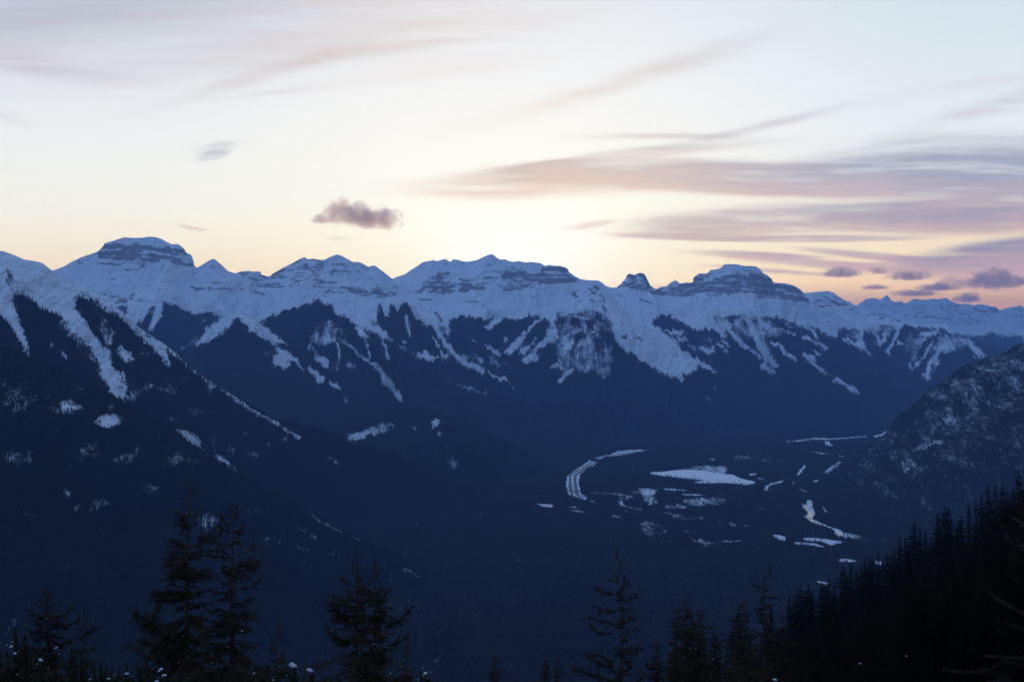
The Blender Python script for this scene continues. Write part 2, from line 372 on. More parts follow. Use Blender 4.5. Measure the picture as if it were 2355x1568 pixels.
# avalanche chutes and clearings
for p in ([(335,915),(270,960),(180,1060),(120,1110),(30,1210),(90,1217),(150,1150),(165,1110),(205,1040),(290,965),(355,925)],
          [(430,985),(300,1080),(210,1150),(145,1200),(220,1197),(262,1130),(320,1070),(405,1000)],
          [(400,1000),(500,985),(492,1075),(440,1095),(380,1145),(315,1190),(300,1230),(342,1230),(272,1276),(190,1272),(270,1190),(360,1110),(410,1060)],
          [(530,1250),(460,1295),(418,1330),(440,1337),(525,1287)],
          [(640,1330),(580,1360),(500,1412),(488,1430),(532,1452),(562,1400),(632,1352)],
          [(600,1050),(625,1080),(560,1170),(530,1210),(550,1222),(600,1160),(640,1100)],
          [(720,1090),(640,1160),(630,1230),(650,1290),(662,1240),(664,1170),(722,1112)],
          [(50,1080),(20,1100),(40,1130),(70,1100)],
          [(900,880),(980,1045),(1010,1125),(1090,1185),(1150,1195),(1220,1275),(1310,1330),(1300,1290),(1235,1230),(1220,1185),(1262,1230),(1330,1300),(1400,1368),(1480,1400),(1560,1455),(1582,1450),(1500,1370),(1400,1300),(1330,1240),(1310,1212),(1390,1200),(1405,1160),(1350,1115),(1380,1140),(1450,1160),(1550,1230),(1650,1280),(1780,1340),(1872,1372),(1800,1310),(1650,1240),(1560,1190),(1510,1130),(1490,1080),(1400,1030),(1330,980),(1230,900)],
          [(1385,993),(1500,1012),(1612,1040),(1560,1046),(1460,1034)],[(1520,1078),(1600,1078),(1610,1110),(1540,1105)],
          [(1690,1150),(1830,1158),(1838,1205),(1795,1215),(1730,1190)],[(1840,1108),(1925,1158),(1900,1162),(1845,1130)],[(1888,1078),(1980,1150),(1955,1145),(1890,1105)],
          [(1575,1278),(1600,1278),(1630,1320),(1670,1368),(1600,1352),(1560,1330)],[(1915,1180),(1960,1190),(1950,1215)],
          [(2220,1283),(2280,1310),(2360,1368),(2355,1376),(2240,1320)],[(2220,1010),(2310,1055),(2290,1060),(2215,1030)]):
    fr.N('C', p)
fr.Z('C', [(1150,1040),(1230,1090),(1220,1110),(1170,1090)], .2, .9); fr.F('C', [(1035,1040),(1100,1060),(1095,1090),(1030,1070)])
for p, w in (([(1920,930),(1990,1030),(2100,1150),(2240,1240)],[34,12]),([(2130,930),(2190,1040),(2220,1130),(2290,1230),(2360,1300)],[60,40]),([(1740,930),(1850,990),(1930,1060)],22),([(2020,890),(2080,960),(2170,1010)],30),([(2240,940),(2330,1000)],20)):
    fr.L('C', p, w)
fr.Z('C', [(1740,870),(1900,860),(1940,930),(1930,1020),(1840,990),(1750,950)], .72, .35)
fr.Z('C', [(1960,880),(2140,860),(2300,920),(2360,1000),(2360,1060),(2200,1000),(2160,1110),(2080,1090),(2000,990)], .55, .45)
fr.Z('C', [(2140,1020),(2260,1060),(2300,1160),(2280,1220),(2180,1120)], .5, .5)
fr.Z('C', [(700,1290),(780,1300),(740,1370),(690,1350)], .5, .5); fr.Z('C', [(860,1350),(930,1250),(945,1340),(900,1370)], .55, .4)
fr.Z('C', [(300,1390),(340,1380),(330,1430)], .4, .7); fr.Z('C', [(1650,1030),(1790,1060),(1850,1110),(1700,1110)], .4, .6); fr.Z('C', [(1620,1120),(1730,1140),(1700,1190),(1600,1160)], .4, .6)
fr.Z('C', [(1730,1480),(1900,1490),(1850,1510)], .35, .7); fr.Z('F', [(1750,215),(1800,195),(1840,200),(1800,215)], .8, .2)
# right slopes
for p in ([(440,1062),(500,1072),(575,1115),(680,1155),(645,1187),(600,1140),(540,1112),(460,1092)],[(455,1208),(520,1218),(577,1270),(510,1272),(470,1232)],[(540,1188),(580,1190),(617,1227),(560,1213)],[(288,953),(370,978),(388,990),(310,972)],
          [(0,960),(40,950),(75,1060),(105,1110),(150,1180),(190,1250),(225,1312),(170,1280),(90,1190),(40,1110),(0,1060)],[(88,1288),(140,1308),(232,1380),(190,1376),(100,1330)],[(780,1275),(795,1280),(782,1284)],
          [(1440,1075),(1465,1028),(1620,1028),(1612,1048),(1510,1062)],[(1265,1110),(1320,1105),(1310,1130),(1270,1135)]):
    fr.N('D', p)
for p, w in (([(90,930),(160,990),(260,1010),(390,1050)],18),([(100,1020),(170,1060)],16),([(180,1110),(270,1150),(300,1210),(400,1270)],22),([(470,1220),(560,1310),(640,1370),(700,1400)],26),([(730,1440),(820,1480),(930,1550)],26),([(1000,1000),(1060,990)],30),
             ([(1060,985),(1095,1060),(1112,1130)],14),([(1190,990),(1170,1060),(1112,1140)],14),([(1130,960),(1150,1050),(1170,1090)],12),([(1290,975),(1250,1080),(1180,1190)],16),([(1500,1075),(1430,1180),(1370,1320)],22),([(1570,1110),(1500,1230),(1392,1345)],12),
             ([(1655,1100),(1620,1200),(1540,1300),(1520,1420)],26),([(1870,1100),(1930,1170),(2010,1230)],34),([(520,1000),(560,1060),(580,1090)],14),([(800,1080),(900,1130),(960,1160)],12),([(960,1150),(1050,1230)],8),([(1150,1180),(1200,1215)],6),([(1490,1400),(1550,1425)],14)):
    fr.L('D', p, w, .95, .1)
for p in ([(0,860),(60,880),(60,960),(0,940)],[(440,960),(560,1000),(540,1050),(460,1010)],[(470,1230),(560,1300),(720,1400),(690,1450),(600,1350),(480,1260)],[(540,1340),(600,1370),(580,1430)],[(1400,1080),(1500,1060),(1460,1180),(1380,1320)],[(1560,1080),(1680,1060),(1900,1080),(1880,1150),(1700,1200),(1560,1180)],
          [(1560,1220),(1640,1260),(1560,1400)],[(960,1000),(1050,960),(1300,960),(1200,1060),(1130,1040),(1060,1060)],[(1380,1000),(1420,1100),(1340,1200),(1310,1150)],[(100,1000),(330,1020),(300,1060),(140,1060)],[(1160,970),(1240,990),(1180,1100)]):
    fr.Z('D', p, .48, .55)
fr.L('D', [(1920,1250),(2010,1235)], 14, .5, .5)
fr.Z('D', [(780,1080),(980,1130),(960,1180),(860,1130)], .8, .15)
# prow with the snowy crest
fr.N('A', [(2030,850),(1905,900),(1770,1005),(1740,1060),(1650,1138),(1680,1142),(1820,1082),(1900,1022),(1985,960),(2045,900),(2100,950),(2200,1020),(2360,1130),(2360,1040),(2200,948)])
fr.Z('A', [(1990,850),(1760,990),(1740,1060),(1790,1010),(2000,870)], .8, .45); fr.L('A', [(1560,1160),(1680,1080)], 10, .6, .4)
fr.Z('A', [(1730,930),(1760,960),(1740,970)], .9, .1); fr.F('A', [(2000,905),(2040,905),(2200,1050),(2360,1160),(2360,1300),(1900,1300),(1700,1150),(1850,1085),(1930,1020)])
fr.N('A', [(1280,1020),(1330,930),(1372,820),(1395,810),(1370,900),(1330,960),(1300,1010)])
fr.Z('A', [(1060,880),(1180,790),(1260,800),(1220,900),(1190,960),(1110,930)], .75, .3)
fr.N('B', [(-10,925),(100,985),(200,1040),(330,1130),(240,1105),(200,1120),(100,1060),(-10,1010)]); fr.Z('B', [(0,960),(120,1020),(330,1130),(200,1140),(60,1050)], .75, .45)
for p in ([(215,1155),(330,1190),(400,1260),(470,1352),(440,1340),(380,1270),(290,1250),(240,1205)],[(200,1220),(290,1240),(345,1300),(300,1342),(240,1310),(205,1280)],[(500,1320),(570,1360),(640,1420),(600,1462),(560,1410),(495,1350)],[(680,1440),(740,1472),(795,1522),(720,1502),(685,1470)],[(130,1200),(180,1225),(150,1230)],
          [(640,1238),(680,1260),(672,1330),(560,1272),(520,1160),(550,1180),(600,1240)],[(900,978),(960,1000),(998,1035),(1000,1085),(960,1070),(910,1020)],[(700,980),(760,1030),(810,1100),(760,1102),(740,1060),(690,1010)],
          [(1288,1078),(1352,1100),(1330,1116)],[(1420,1190),(1470,1210),(1500,1180),(1570,1235),(1640,1252),(1550,1266),(1440,1235)],[(1622,1168),(1722,1240),(1680,1247),(1640,1222)],[(1890,1065),(1950,1120),(1920,1118)],
          [(2360,1010),(2300,1060),(2240,1130),(2175,1190),(2190,1222),(2240,1190),(2290,1130),(2360,1070)],[(2310,1180),(2360,1150),(2360,1215)],[(2330,1260),(2360,1240),(2360,1280)],[(2170,1080),(2200,1075),(2200,1120)]):
    fr.N('B', p)
for p, w in (([(690,930),(600,1050),(530,1100),(500,1160)],16),([(740,1090),(765,1180),(755,1290),(730,1360)],10),([(800,1080),(850,1140),(900,1180),(940,1240)],10),([(950,1225),(1040,1290),(1100,1330),(1160,1410),(1210,1480),(1265,1565)],[10,34]),([(1000,1110),(1030,1240)],12),([(1115,1080),(1160,1150),(1182,1230)],[8,26]),
             ([(1590,975),(1660,1100),(1740,1190),(1830,1280),(1900,1315),(1985,1360)],[26,38]),([(1330,880),(1350,950),(1372,1055)],[20,14]),([(2040,1370),(2100,1410),(2190,1432)],[8,30]),([(2020,1140),(2070,1175),(2125,1205)],[12,36]),([(1560,1060),(1600,1130),(1620,1160)],12),([(2215,1450),(2255,1490)],6)):
    fr.L('B', p, w)
for p in ([(560,960),(700,900),(840,1010),(800,1130),(700,1110),(620,1160),(500,1130),(510,1050)],[(470,1190),(600,1210),(560,1270),(530,1240)],[(720,1290),(760,1290),(750,1360),(720,1330)],[(820,1290),(940,1300),(900,1350),(840,1340)],[(1250,1120),(1400,1170),(1380,1220),(1300,1180)],[(1780,1190),(2000,1250),(1990,1290),(1830,1250)],[(2020,1200),(2160,1290),(2200,1350),(2080,1310)],[(2090,1230),(2350,1400),(2200,1340)],[(960,990),(1200,1080),(1240,1140),(1100,1080)],[(1000,860),(1080,920),(1090,990),(1020,960)],[(1700,1420),(1850,1490),(2030,1562),(1800,1500)],[(880,1000),(960,1090),(930,1100),(880,1060)],[(1830,950),(1900,960),(1880,990)],[(1590,970),(1660,960),(1740,1000),(1690,1050)]):
    fr.Z('B', p, .47, .55)
fr.Z('B', [(1610,850),(1650,850),(1650,1000),(1600,980)], .45, .2)
fr.L('H', [(1130,0),(1190,80),(1230,110),(1245,160),(1300,210)], [30,22]); fr.L('H', [(1680,20),(1790,80),(1900,130),(2030,175)], 14, .5, .6); fr.L('H', [(800,195),(840,220)], 10)
fr.N('H', [(560,0),(640,0),(620,60),(600,72),(570,40)]); fr.N('H', [(680,55),(740,80),(795,130),(720,110)])
# the wooded hump in the valley
fr.Z('H', [(815,545),(880,500),(950,475),(1040,450),(1110,425),(1180,408),(1250,412),(1245,445),(1180,470),(1080,505),(980,530),(900,560),(850,568)], .80, .45)
fr.Z('H', [(1370,430),(1400,425),(1470,455),(1440,462)], .85, .3); fr.Z('H', [(1550,400),(1580,350),(1610,370),(1600,430),(1560,500),(1548,450)], .9, .3); fr.Z('H', [(1600,370),(1700,420),(1800,475),(1700,435)], .7, .5)
fr.Z('H', [(1580,480),(1640,480),(1640,510),(1590,500)], .7, .4); fr.E('H', 1745, 760, 35, 40, .6, .6); fr.E('H', 1680, 610, 60, 50, .3, .8)
# rock strata regions
fr.K('A', [(840,330),(890,262),(960,245),(1090,255),(1280,280),(1460,300),(1590,300),(1600,350),(1655,400),(1667,465),(1480,440),(1430,400),(1350,450),(1200,480),(1050,450),(850,440)], .80)
fr.K('A', [(560,450),(640,410),(830,330),(840,380),(700,440)], .62); fr.K('A', [(840,440),(1000,440),(1150,480),(1500,480),(1400,510),(1100,520),(860,470)], .58)
fr.K('A', [(840,680),(1080,680),(1090,770),(960,780)], .85); fr.K('A', [(1100,700),(1160,665),(1230,750),(1110,770)], .6); fr.K('A', [(1480,620),(2300,620),(2350,700),(1800,680),(1500,640)], .52)
fr.K('A', [(1790,440),(1850,410),(1860,500),(1800,490)], .6); fr.K('A', [(2030,510),(2290,500),(2360,560),(2360,660),(2150,620),(2020,530)], .62)
fr.K('A', [(430,490),(560,560),(640,620),(560,580)], .6); fr.K('A', [(1100,790),(1150,800),(1380,700),(1400,630),(1350,640),(1340,690)], .58)
fr.K('B', [(0,500),(170,545),(300,460),(480,385),(700,390),(860,420),(1020,460),(1060,500),(940,540),(560,560),(500,620),(250,650),(0,640)], .62)
fr.K('B', [(700,520),(560,480),(520,560),(560,640),(700,700),(980,720),(1240,740),(1270,640),(1100,600),(820,640),(640,590)], .62); fr.K('B', [(800,640),(980,640),(1240,690),(1200,740),(900,700)], .78)
fr.K('B', [(1350,690),(1480,600),(1600,500),(1700,490),(1770,560),(1760,690),(1560,700)], .80); fr.K('B', [(1780,550),(2000,610),(2010,680),(1830,690),(1770,640)], .74); fr.K('B', [(2000,420),(2100,400),(2180,500),(2360,500),(2360,680),(2170,690),(1960,560)], .62)
fr.K('B', [(1440,730),(1580,740),(1640,720),(1450,770)], .75); fr.K('B', [(1770,755),(1970,755),(1900,780),(1780,770)], .6); fr.K('B', [(1440,460),(1700,410),(1750,420),(1600,480),(1470,540)], .48); fr.K('B', [(1560,840),(1650,850),(1650,940),(1600,920)], .7)
fr.K('B', [(540,600),(640,660),(700,760),(620,720),(540,640)], .52); fr.K('B', [(800,810),(890,850),(830,840)], .7)
fr.K('C', [(-10,500),(200,480),(350,450),(590,470),(600,520),(700,580),(690,610),(350,610),(200,650),(40,690),(-10,680)], .78); fr.K('C', [(-10,400),(300,425),(400,460),(300,500),(0,500)], .5); fr.K('C', [(620,560),(860,580),(900,620),(840,610),(690,600)], .6)
fr.K('C', [(200,740),(330,700),(620,680),(420,690),(240,750)], .72); fr.K('C', [(620,690),(665,675),(660,740),(620,730)], .95); fr.K('C', [(760,650),(830,620),(850,640),(900,760),(880,770),(800,690)], .75)
fr.K('C', [(1005,640),(1075,560),(1110,525),(1210,516),(1290,620),(1340,655),(1420,630),(1540,600),(1660,545),(1700,520),(1900,450),(2200,460),(2360,590),(2360,735),(1900,700),(1500,725),(1350,715),(1210,690),(1100,650)], .84)
fr.K('C', [(1900,450),(2200,465),(2260,530),(1900,530),(1800,560)], .55); fr.K('C', [(980,690),(1080,720),(1200,740),(1320,780),(1200,770)], .62); fr.K('C', [(1460,800),(1660,805),(1600,815)], .6); fr.K('C', [(1000,740),(1030,790),(1080,800)], .5)
fr.K('D', [(-10,460),(60,470),(200,600),(330,615),(440,670),(515,750),(510,790),(380,775),(200,745),(-10,690)], .86); fr.K('D', [(-10,455),(90,490),(130,530),(-10,520)], .5)
fr.K('D', [(520,690),(700,690),(860,780),(940,850),(820,840),(700,800),(560,800)], .64); fr.K('D', [(600,810),(900,840),(1400,930),(1300,950),(1000,900),(700,860)], .62); fr.K('D', [(560,930),(900,960),(960,1080),(760,1060),(700,980)], .6)
fr.K('D', [(920,790),(1100,740),(1330,780),(1700,740),(1900,800),(2140,840),(2360,800),(2360,980),(1800,980),(1300,900)], .64); fr.K('D', [(1900,800),(2120,810),(2150,880),(1950,860)], .66)
fr.bands('C', [((1095,540),(1160,545),25),((1110,560),(1175,578),20),((1195,532),(1240,548),(1262,600),(1280,625),30),((1050,600),(1120,615),(1200,650),(1280,670),(1340,690),14),((1010,635),(1080,625),(1150,650),(1230,685),12),((1290,690),(1400,702),(1550,715),(1660,705),16),((1340,680),(1500,685),(1650,680),(1860,665),18),((1540,625),(1640,625),(1800,600),(1850,600),26),((1660,565),(1730,572),30),((1870,600),(1950,605),(2060,600),34),
 ((1900,550),(2000,545),(2130,555),(2230,570),(2330,590),26),((2140,610),(2230,625),(2360,635),38),((1890,665),(2050,670),(2200,680),(2360,700),20),((1930,690),(2000,697),9),((2100,525),(2200,535),8),((1890,515),(2060,520),6),((1700,535),(1800,530),9),((360,490),(470,480),(580,490),32),((330,545),(450,535),(620,545),14),((220,590),(400,575),(660,570),12),((360,598),(500,595),(640,590),18),((40,540),(150,520),(210,515),28),((0,570),(100,560),10),((180,630),(240,620),22),((40,665),(130,650),20),
 ((630,690),(655,725),28),((765,650),(825,710),12),((860,705),(895,755),14),((805,640),(840,660),20),((880,800),(905,860),16),((540,780),(560,760),10),((640,800),(665,790),8),((760,745),(800,740),8),((820,790),(840,810),8),((1020,790),(1030,815),10),((210,742),(330,705),9),((430,688),(620,680),5),((1000,705),(1070,722),8),((1210,745),(1310,780),12),((1470,805),(1600,812),5),((1280,862),(1330,868),8),((500,880),(570,940),30),((560,900),(620,950),20),((470,930),(500,1000),24),((680,870),(740,900),14),((760,960),(820,1010),20),((900,900),(960,960),26),((860,1100),(880,1160),18),((780,1060),(820,1130),20),((610,1180),(640,1260),22),((520,1240),(560,1320),26),((850,1180),(900,1210),22)])
fr.bands('D', [((0,530),(60,545),(130,575),(190,590),32),((0,615),(150,625),(300,640),(430,665),34),((0,680),(150,700),(300,715),(500,745),22),((60,725),(250,740),(380,755),10),((0,495),(80,505),6),((230,610),(330,640),14),((640,720),(720,760),(800,800),14),((590,810),(700,800),12),((720,770),(760,800),16),((560,940),(760,940),8),((660,870),(740,890),5),((820,850),(900,870),6),((1240,870),(1380,880),4),((1000,880),(1130,870),(1200,880),10),((1380,900),(1450,905),6),((1920,830),(2040,860),16),((2060,840),(2130,850),12),((1800,860),(1880,880),10),((1560,880),(1640,900),8),((1850,960),(1990,930),8),((2080,950),(2250,900),6)])
fr.bands('B', [((2190,530),(2360,510),28),((1790,570),(1870,590),18),((1990,610),(2060,608),9),((1780,625),(1950,610),7),((1800,665),(1860,670),28),((1880,645),(2000,650),32),((2190,630),(2280,625),9),((2180,665),(2270,650),22),((2320,630),(2360,630),26),((1570,560),(1650,560),22),((1500,600),(1700,600),14),((1480,640),(1740,640),20),((1380,680),(1470,655),9),((1530,685),(1600,660),22),((1650,660),(1750,670),16),((1540,715),(1640,725),8),((1450,745),(1560,745),16),((1700,725),(1735,727),5),((1790,762),(1960,765),9),
 ((190,530),(290,490),22),((350,440),(440,405),14),((60,610),(300,600),7),((100,635),(290,635),12),((370,600),(480,580),12),((600,600),(740,600),14),((700,680),(830,690),10),((860,685),(1000,680),22),((940,715),(1250,690),8),((1050,740),(1250,705),9),((990,560),(1060,565),9),((780,640),(840,645),14),((460,450),(560,520),14),((370,520),(420,515),14),((700,500),(830,505),12),((1220,630),(1265,645),12),((0,670),(120,700),12),((540,620),(560,650),12),((620,690),(660,750),8),((870,785),(890,788),6),((800,820),(880,845),8),((1450,825),(1500,825),8),((1590,860),(1640,920),26)])
fr.bands('A', [((890,290),(1000,285),(1090,300),(1190,300),38),((1210,300),(1280,300),44),((1300,320),(1460,320),24),((1500,320),(1590,330),30),((850,350),(960,345),(1080,370),(1190,375),34),((850,385),(920,385),(1060,395),(1130,405),22),((1235,400),(1340,405),20),((840,435),(1030,450),14),((1060,495),(1150,490),11),((1200,390),(1240,430),18),((1465,400),(1640,400),9),((1550,440),(1660,455),13),((660,435),(720,432),9),((1365,480),(1420,480),8),((1210,465),(1250,467),10),((1240,628),(1300,630),8),((1620,640),(1740,655),14),((1790,650),(2010,655),8),((850,690),(920,695),8),((930,720),(1040,730),14),((940,745),(1030,745),11),((1030,765),(1080,770),16),((1120,740),(1210,750),8),((1110,745),(1160,680),8),((1340,690),(1380,640),7),((1420,655),(1500,650),5),((1730,600),(1990,605),5),((1800,470),(1820,460),14),((860,570),(1000,570),6),((590,500),(640,520),8),((2050,515),(2220,512),8),((2130,600),(2355,560),6),((2150,630),(2355,640),8),((2080,560),(2200,545),4),((2040,520),(2280,545),6)])
fr.R2 = fr.blur(fr.R2, 1)
fr.finish(1, 4, 3, near=8, fs=.36, ft=.34, mott=.22)

# ---------------- near left mountain
lf = Ras(1.0, 0.0); lf.nt = .05
lf.put(lf.mask([(-5,905),(2400,905),(2400,1600),(-5,1600)]), 0, 1)
lf.F('A', [(-20,855),(20,880),(60,935),(110,995),(160,1075),(200,1180),(260,1245),(260,1600),(-20,1600)])
lf.F('A', [(105,700),(160,660),(210,700),(260,745),(310,770),(330,825),(400,830),(500,885),(560,940),(640,1030),(700,1090),(760,1150),(812,1220),(860,1330),(885,1400),(960,1600),(270,1600),(262,1240),(230,1110),(190,990),(150,900),(120,790)])
lf.F('A', [(640,710),(720,715),(780,760),(820,742),(860,800),(920,850),(1040,890),(1100,960),(1200,1080),(1300,1170),(1380,1230),(1450,1300),(1560,1350),(1700,1450),(1850,1562),(2000,1700),(1090,1700),(1080,1562),(1010,1500),(1000,1400),(950,1290),(860,1130),(800,1020),(700,900),(640,790)])
lf.F('A', [(1380,1100),(1500,1190),(1640,1310),(1800,1430),(1995,1565),(1995,1700),(1700,1700),(1500,1400)])
for p in ([(1000,1170),(1050,1145),(1090,1190),(1175,1260),(1080,1282),(1030,1240)],[(520,1178),(560,1200),(582,1245),(540,1232)],[(430,1108),(480,1130),(440,1135)],[(880,1160),(960,1170),(950,1240),(900,1200)]):
    lf.N('A', p)
for p, S, T in (([(840,900),(930,930),(940,1000),(980,1000),(960,1130),(900,1120),(850,1000)],.6,.5),([(1200,1190),(1280,1200),(1250,1240),(1200,1230)],.7,.4),([(640,690),(760,660),(900,800),(830,760),(700,720)],.9,.3),([(100,690),(40,560),(50,470),(90,480),(120,540),(110,600),(190,690)],.72,.5),
                ([(500,880),(700,1080),(880,1390),(820,1330),(700,1180),(600,1050),(520,950)],.55,.5),([(400,500),(600,580),(600,680),(500,640)],1,.06),([(1060,880),(1200,1000),(1400,1120),(1560,1260),(1440,1200),(1250,1080),(1100,960)],.85,.30),
                ([(1400,1210),(1440,1290),(1420,1340),(1380,1270)],.6,.5),([(1280,1460),(1330,1470),(1300,1500)],.6,.5),([(1120,1280),(1180,1300),(1140,1360)],.4,.7),([(1150,1480),(1480,1480),(1480,1540),(1200,1520)],.3,.8)):
    lf.Z('A', p, S, T)
lf.L('A', [(1060,880),(1200,985),(1400,1115),(1540,1240)], 26, .95, .25)
lf.L('A', [(1540,1240),(1650,1350),(1800,1450),(1985,1562)], 40, .46, .6)
lf.L('E', [(1815,35),(1900,110),(1990,175),(2100,265),(2200,330),(2240,345)], 22, .8, .3); lf.L('E', [(2260,350),(2360,395)], 14, 1, .1)
lf.L('H', [(0,290),(60,330)], 14, .8, .3); lf.L('H', [(130,350),(180,380),(250,435)], [16,24], .95, .15); lf.L('H', [(270,455),(340,490),(430,530)], [8,22], 1, .1)
lf.N('E', [(850,-40),(1020,-40),(1060,60),(1080,140),(1075,250),(1000,210),(950,150)])
lf.L('E', [(1030,-20),(1060,70),(1050,150)], 50, .9, .35)
lf.N('E', [(1465,455),(1560,475),(1640,510),(1680,560),(1720,620),(1790,680),(1750,660),(1680,620),(1590,550)]); lf.Z('E', [(1520,450),(1660,510),(1740,600),(1720,620),(1640,520)], .8, .3)
lf.L('E', [(1860,710),(1940,740),(1990,800),(2060,850),(2140,895)], [34,12], .85, .3)
for (x, y, rx, ry, S) in ((1200,120,110,60,.5),(1300,90,40,20,.7),(1470,130,60,40,.5),(1700,310,140,30,.42),(1440,350,70,50,.36),(1820,560,60,80,.40),(1130,180,60,60,.45),(2120,500,50,25,.5),(1960,640,60,30,.5),(2150,680,90,40,.4),(1800,90,40,90,.5),(1560,40,60,30,.35)):
    lf.E('E', x, y, rx, ry, S, .85)
lf.L('H', [(680,700),(760,760)], 16, .55, .6); lf.L('H', [(280,540),(310,555)], 8, 1, .1); lf.E('H', 30, 680, 60, 50, .45, .8); lf.E('H', 180, 590, 90, 25, .4, .8)
lf.K('A', [(850,690),(1000,830),(1300,1050),(1540,1240),(1500,1240),(1250,1060),(950,840)], .55)
lf.finish(1, 4, 3, near=8, fs=.38, ft=.28, mott=.17)

# ---------------- dark nearer slope, lower left
nl = Ras(0.10, 1.0)
nl.N('E', [(500,240),(570,215),(640,230),(695,262),(690,285),(600,290),(540,318),(515,300)]); nl.Z('E', [(760,415),(795,385),(850,345),(900,335),(1000,340),(1080,372),(1010,455),(930,455),(860,440)], .80, .40, 2); nl.N('E', [(840,385),(880,362),(990,365),(1040,382),(990,420),(930,410),(880,408)])
nl.Z('E', [(420,300),(520,230),(620,205),(740,285),(600,320),(440,330)], .72, .55); nl.N('E', [(520,245),(690,268),(600,285),(530,290)])
for (x, y, rx, ry, S) in ((820,620,230,90,.52),(1080,700,200,70,.48),(1520,720,280,60,.46),(565,1010,45,60,.85),(660,1150,40,50,.6),(870,1100,220,70,.45),(1290,980,110,60,.55),(150,200,200,110,.52),(100,700,80,70,.55),(30,60,60,80,.55),(400,180,110,70,.4),(250,1190,300,50,.42),(120,980,100,50,.45),(950,270,60,50,.5),(1300,80,90,60,.4),(250,700,50,60,.6),(1800,1230,160,70,.62),(2130,1170,90,60,.5),(760,410,50,30,.6)):
    nl.E('E', x, y, rx, ry, S, .8)
nl.L('J', [(530,110),(620,190),(760,255),(940,325)], 30, .6, .7); nl.L('J', [(1110,370),(1220,415),(1270,460)], 28, .5, .75); nl.L('J', [(1310,590),(1440,660)], 30, .5, .75)
nl.L('J', [(430,230),(560,330)], 50, .5, .75); nl.E('J', 180, 340, 100, 50, .45, .8); nl.E('J', 420, 400, 120, 50, .42, .8); nl.E('J', 740, 460, 50, 70, .5, .8)
nl.S = np.minimum(nl.S, np.where(nl.S < .9, nl.S*.72, nl.S)); nl.finish(2, 3, 3, mott=.10)

# ---------------- right slope
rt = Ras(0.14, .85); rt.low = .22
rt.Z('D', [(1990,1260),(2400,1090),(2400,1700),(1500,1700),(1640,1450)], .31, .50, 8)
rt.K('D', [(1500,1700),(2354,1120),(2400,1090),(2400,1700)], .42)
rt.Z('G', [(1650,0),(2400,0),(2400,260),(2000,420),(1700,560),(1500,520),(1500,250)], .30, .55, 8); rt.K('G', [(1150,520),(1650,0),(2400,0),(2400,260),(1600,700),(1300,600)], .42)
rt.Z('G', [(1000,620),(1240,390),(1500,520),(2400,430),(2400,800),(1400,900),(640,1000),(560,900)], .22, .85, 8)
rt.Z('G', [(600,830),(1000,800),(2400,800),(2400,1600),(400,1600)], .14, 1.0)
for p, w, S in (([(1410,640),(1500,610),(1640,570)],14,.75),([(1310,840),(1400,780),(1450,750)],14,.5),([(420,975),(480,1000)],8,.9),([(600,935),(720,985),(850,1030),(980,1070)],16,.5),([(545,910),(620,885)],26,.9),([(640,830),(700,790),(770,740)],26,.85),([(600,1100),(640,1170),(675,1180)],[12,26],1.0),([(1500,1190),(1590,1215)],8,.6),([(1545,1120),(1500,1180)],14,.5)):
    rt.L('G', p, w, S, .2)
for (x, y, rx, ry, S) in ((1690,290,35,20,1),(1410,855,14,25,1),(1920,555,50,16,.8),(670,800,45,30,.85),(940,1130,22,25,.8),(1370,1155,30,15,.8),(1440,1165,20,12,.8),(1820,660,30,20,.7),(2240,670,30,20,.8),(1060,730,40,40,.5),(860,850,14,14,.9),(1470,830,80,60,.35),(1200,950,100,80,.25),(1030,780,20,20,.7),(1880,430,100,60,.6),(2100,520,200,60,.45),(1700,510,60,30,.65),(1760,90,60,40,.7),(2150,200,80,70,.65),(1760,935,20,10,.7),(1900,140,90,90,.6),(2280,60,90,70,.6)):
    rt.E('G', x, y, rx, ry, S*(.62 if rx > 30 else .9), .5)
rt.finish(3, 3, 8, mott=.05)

# ---------------- valley floor
vl = Ras(0.06, 1.0); vl.low = .3; vl.nt = 0.0
for p in ([(310,1098),(360,1102),(420,1105),(455,1115),(450,1132),(400,1130),(340,1118)],[(1170,970),(1290,972),(1360,990),(1300,990),(1200,978)],[(1380,968),(1480,972),(1600,982),(1600,990),(1430,985)],[(1235,1000),(1290,990),(1340,1000),(1300,1030),(1250,1020)],
          [(1070,1003),(1180,998),(1240,1003),(1180,1008)],[(1500,1010),(1640,1018),(1890,1026),(1760,1026),(1640,1032),(1590,1025)],[(1560,1078),(1640,1060),(1720,1052),(1930,1064),(1830,1070),(1860,1096),(1780,1098),(1690,1090),(1640,1105),(1590,1100)],
          [(1285,1075),(1310,1070),(1300,1110),(1255,1115),(1290,1095)],[(1430,1133),(1590,1125),(1600,1135),(1500,1140)],[(1225,1258),(1290,1265),(1355,1285),(1345,1300),(1310,1308),(1280,1285)],[(1400,1330),(1430,1335),(1370,1365),(1300,1395),(1290,1388),(1340,1355)],[(1235,1320),(1290,1335),(1280,1342)],
          [(1085,800),(1160,803),(1150,808)],[(1790,712),(1838,714),(1836,727),(1800,722)],[(2120,858),(2190,843),(2195,850),(2125,864)],[(2170,868),(2190,870),(2185,880)],[(2205,882),(2260,886),(2230,890)],[(1180,1135),(1210,1140),(1190,1148)],
          [(960,672),(1000,655),(1060,648),(1140,640),(1270,640),(1190,652),(1060,672),(1000,690),(930,690)],[(590,1155),(680,1160),(745,1178),(660,1172)],[(1890,1412),(1980,1420),(2070,1412),(2060,1420),(1970,1430),(1900,1422)],[(1780,1430),(1840,1440),(1800,1445)],[(915,1213),(945,1216),(930,1220)],[(2255,735),(2285,742),(2265,745)]):
    vl.N('F', p)
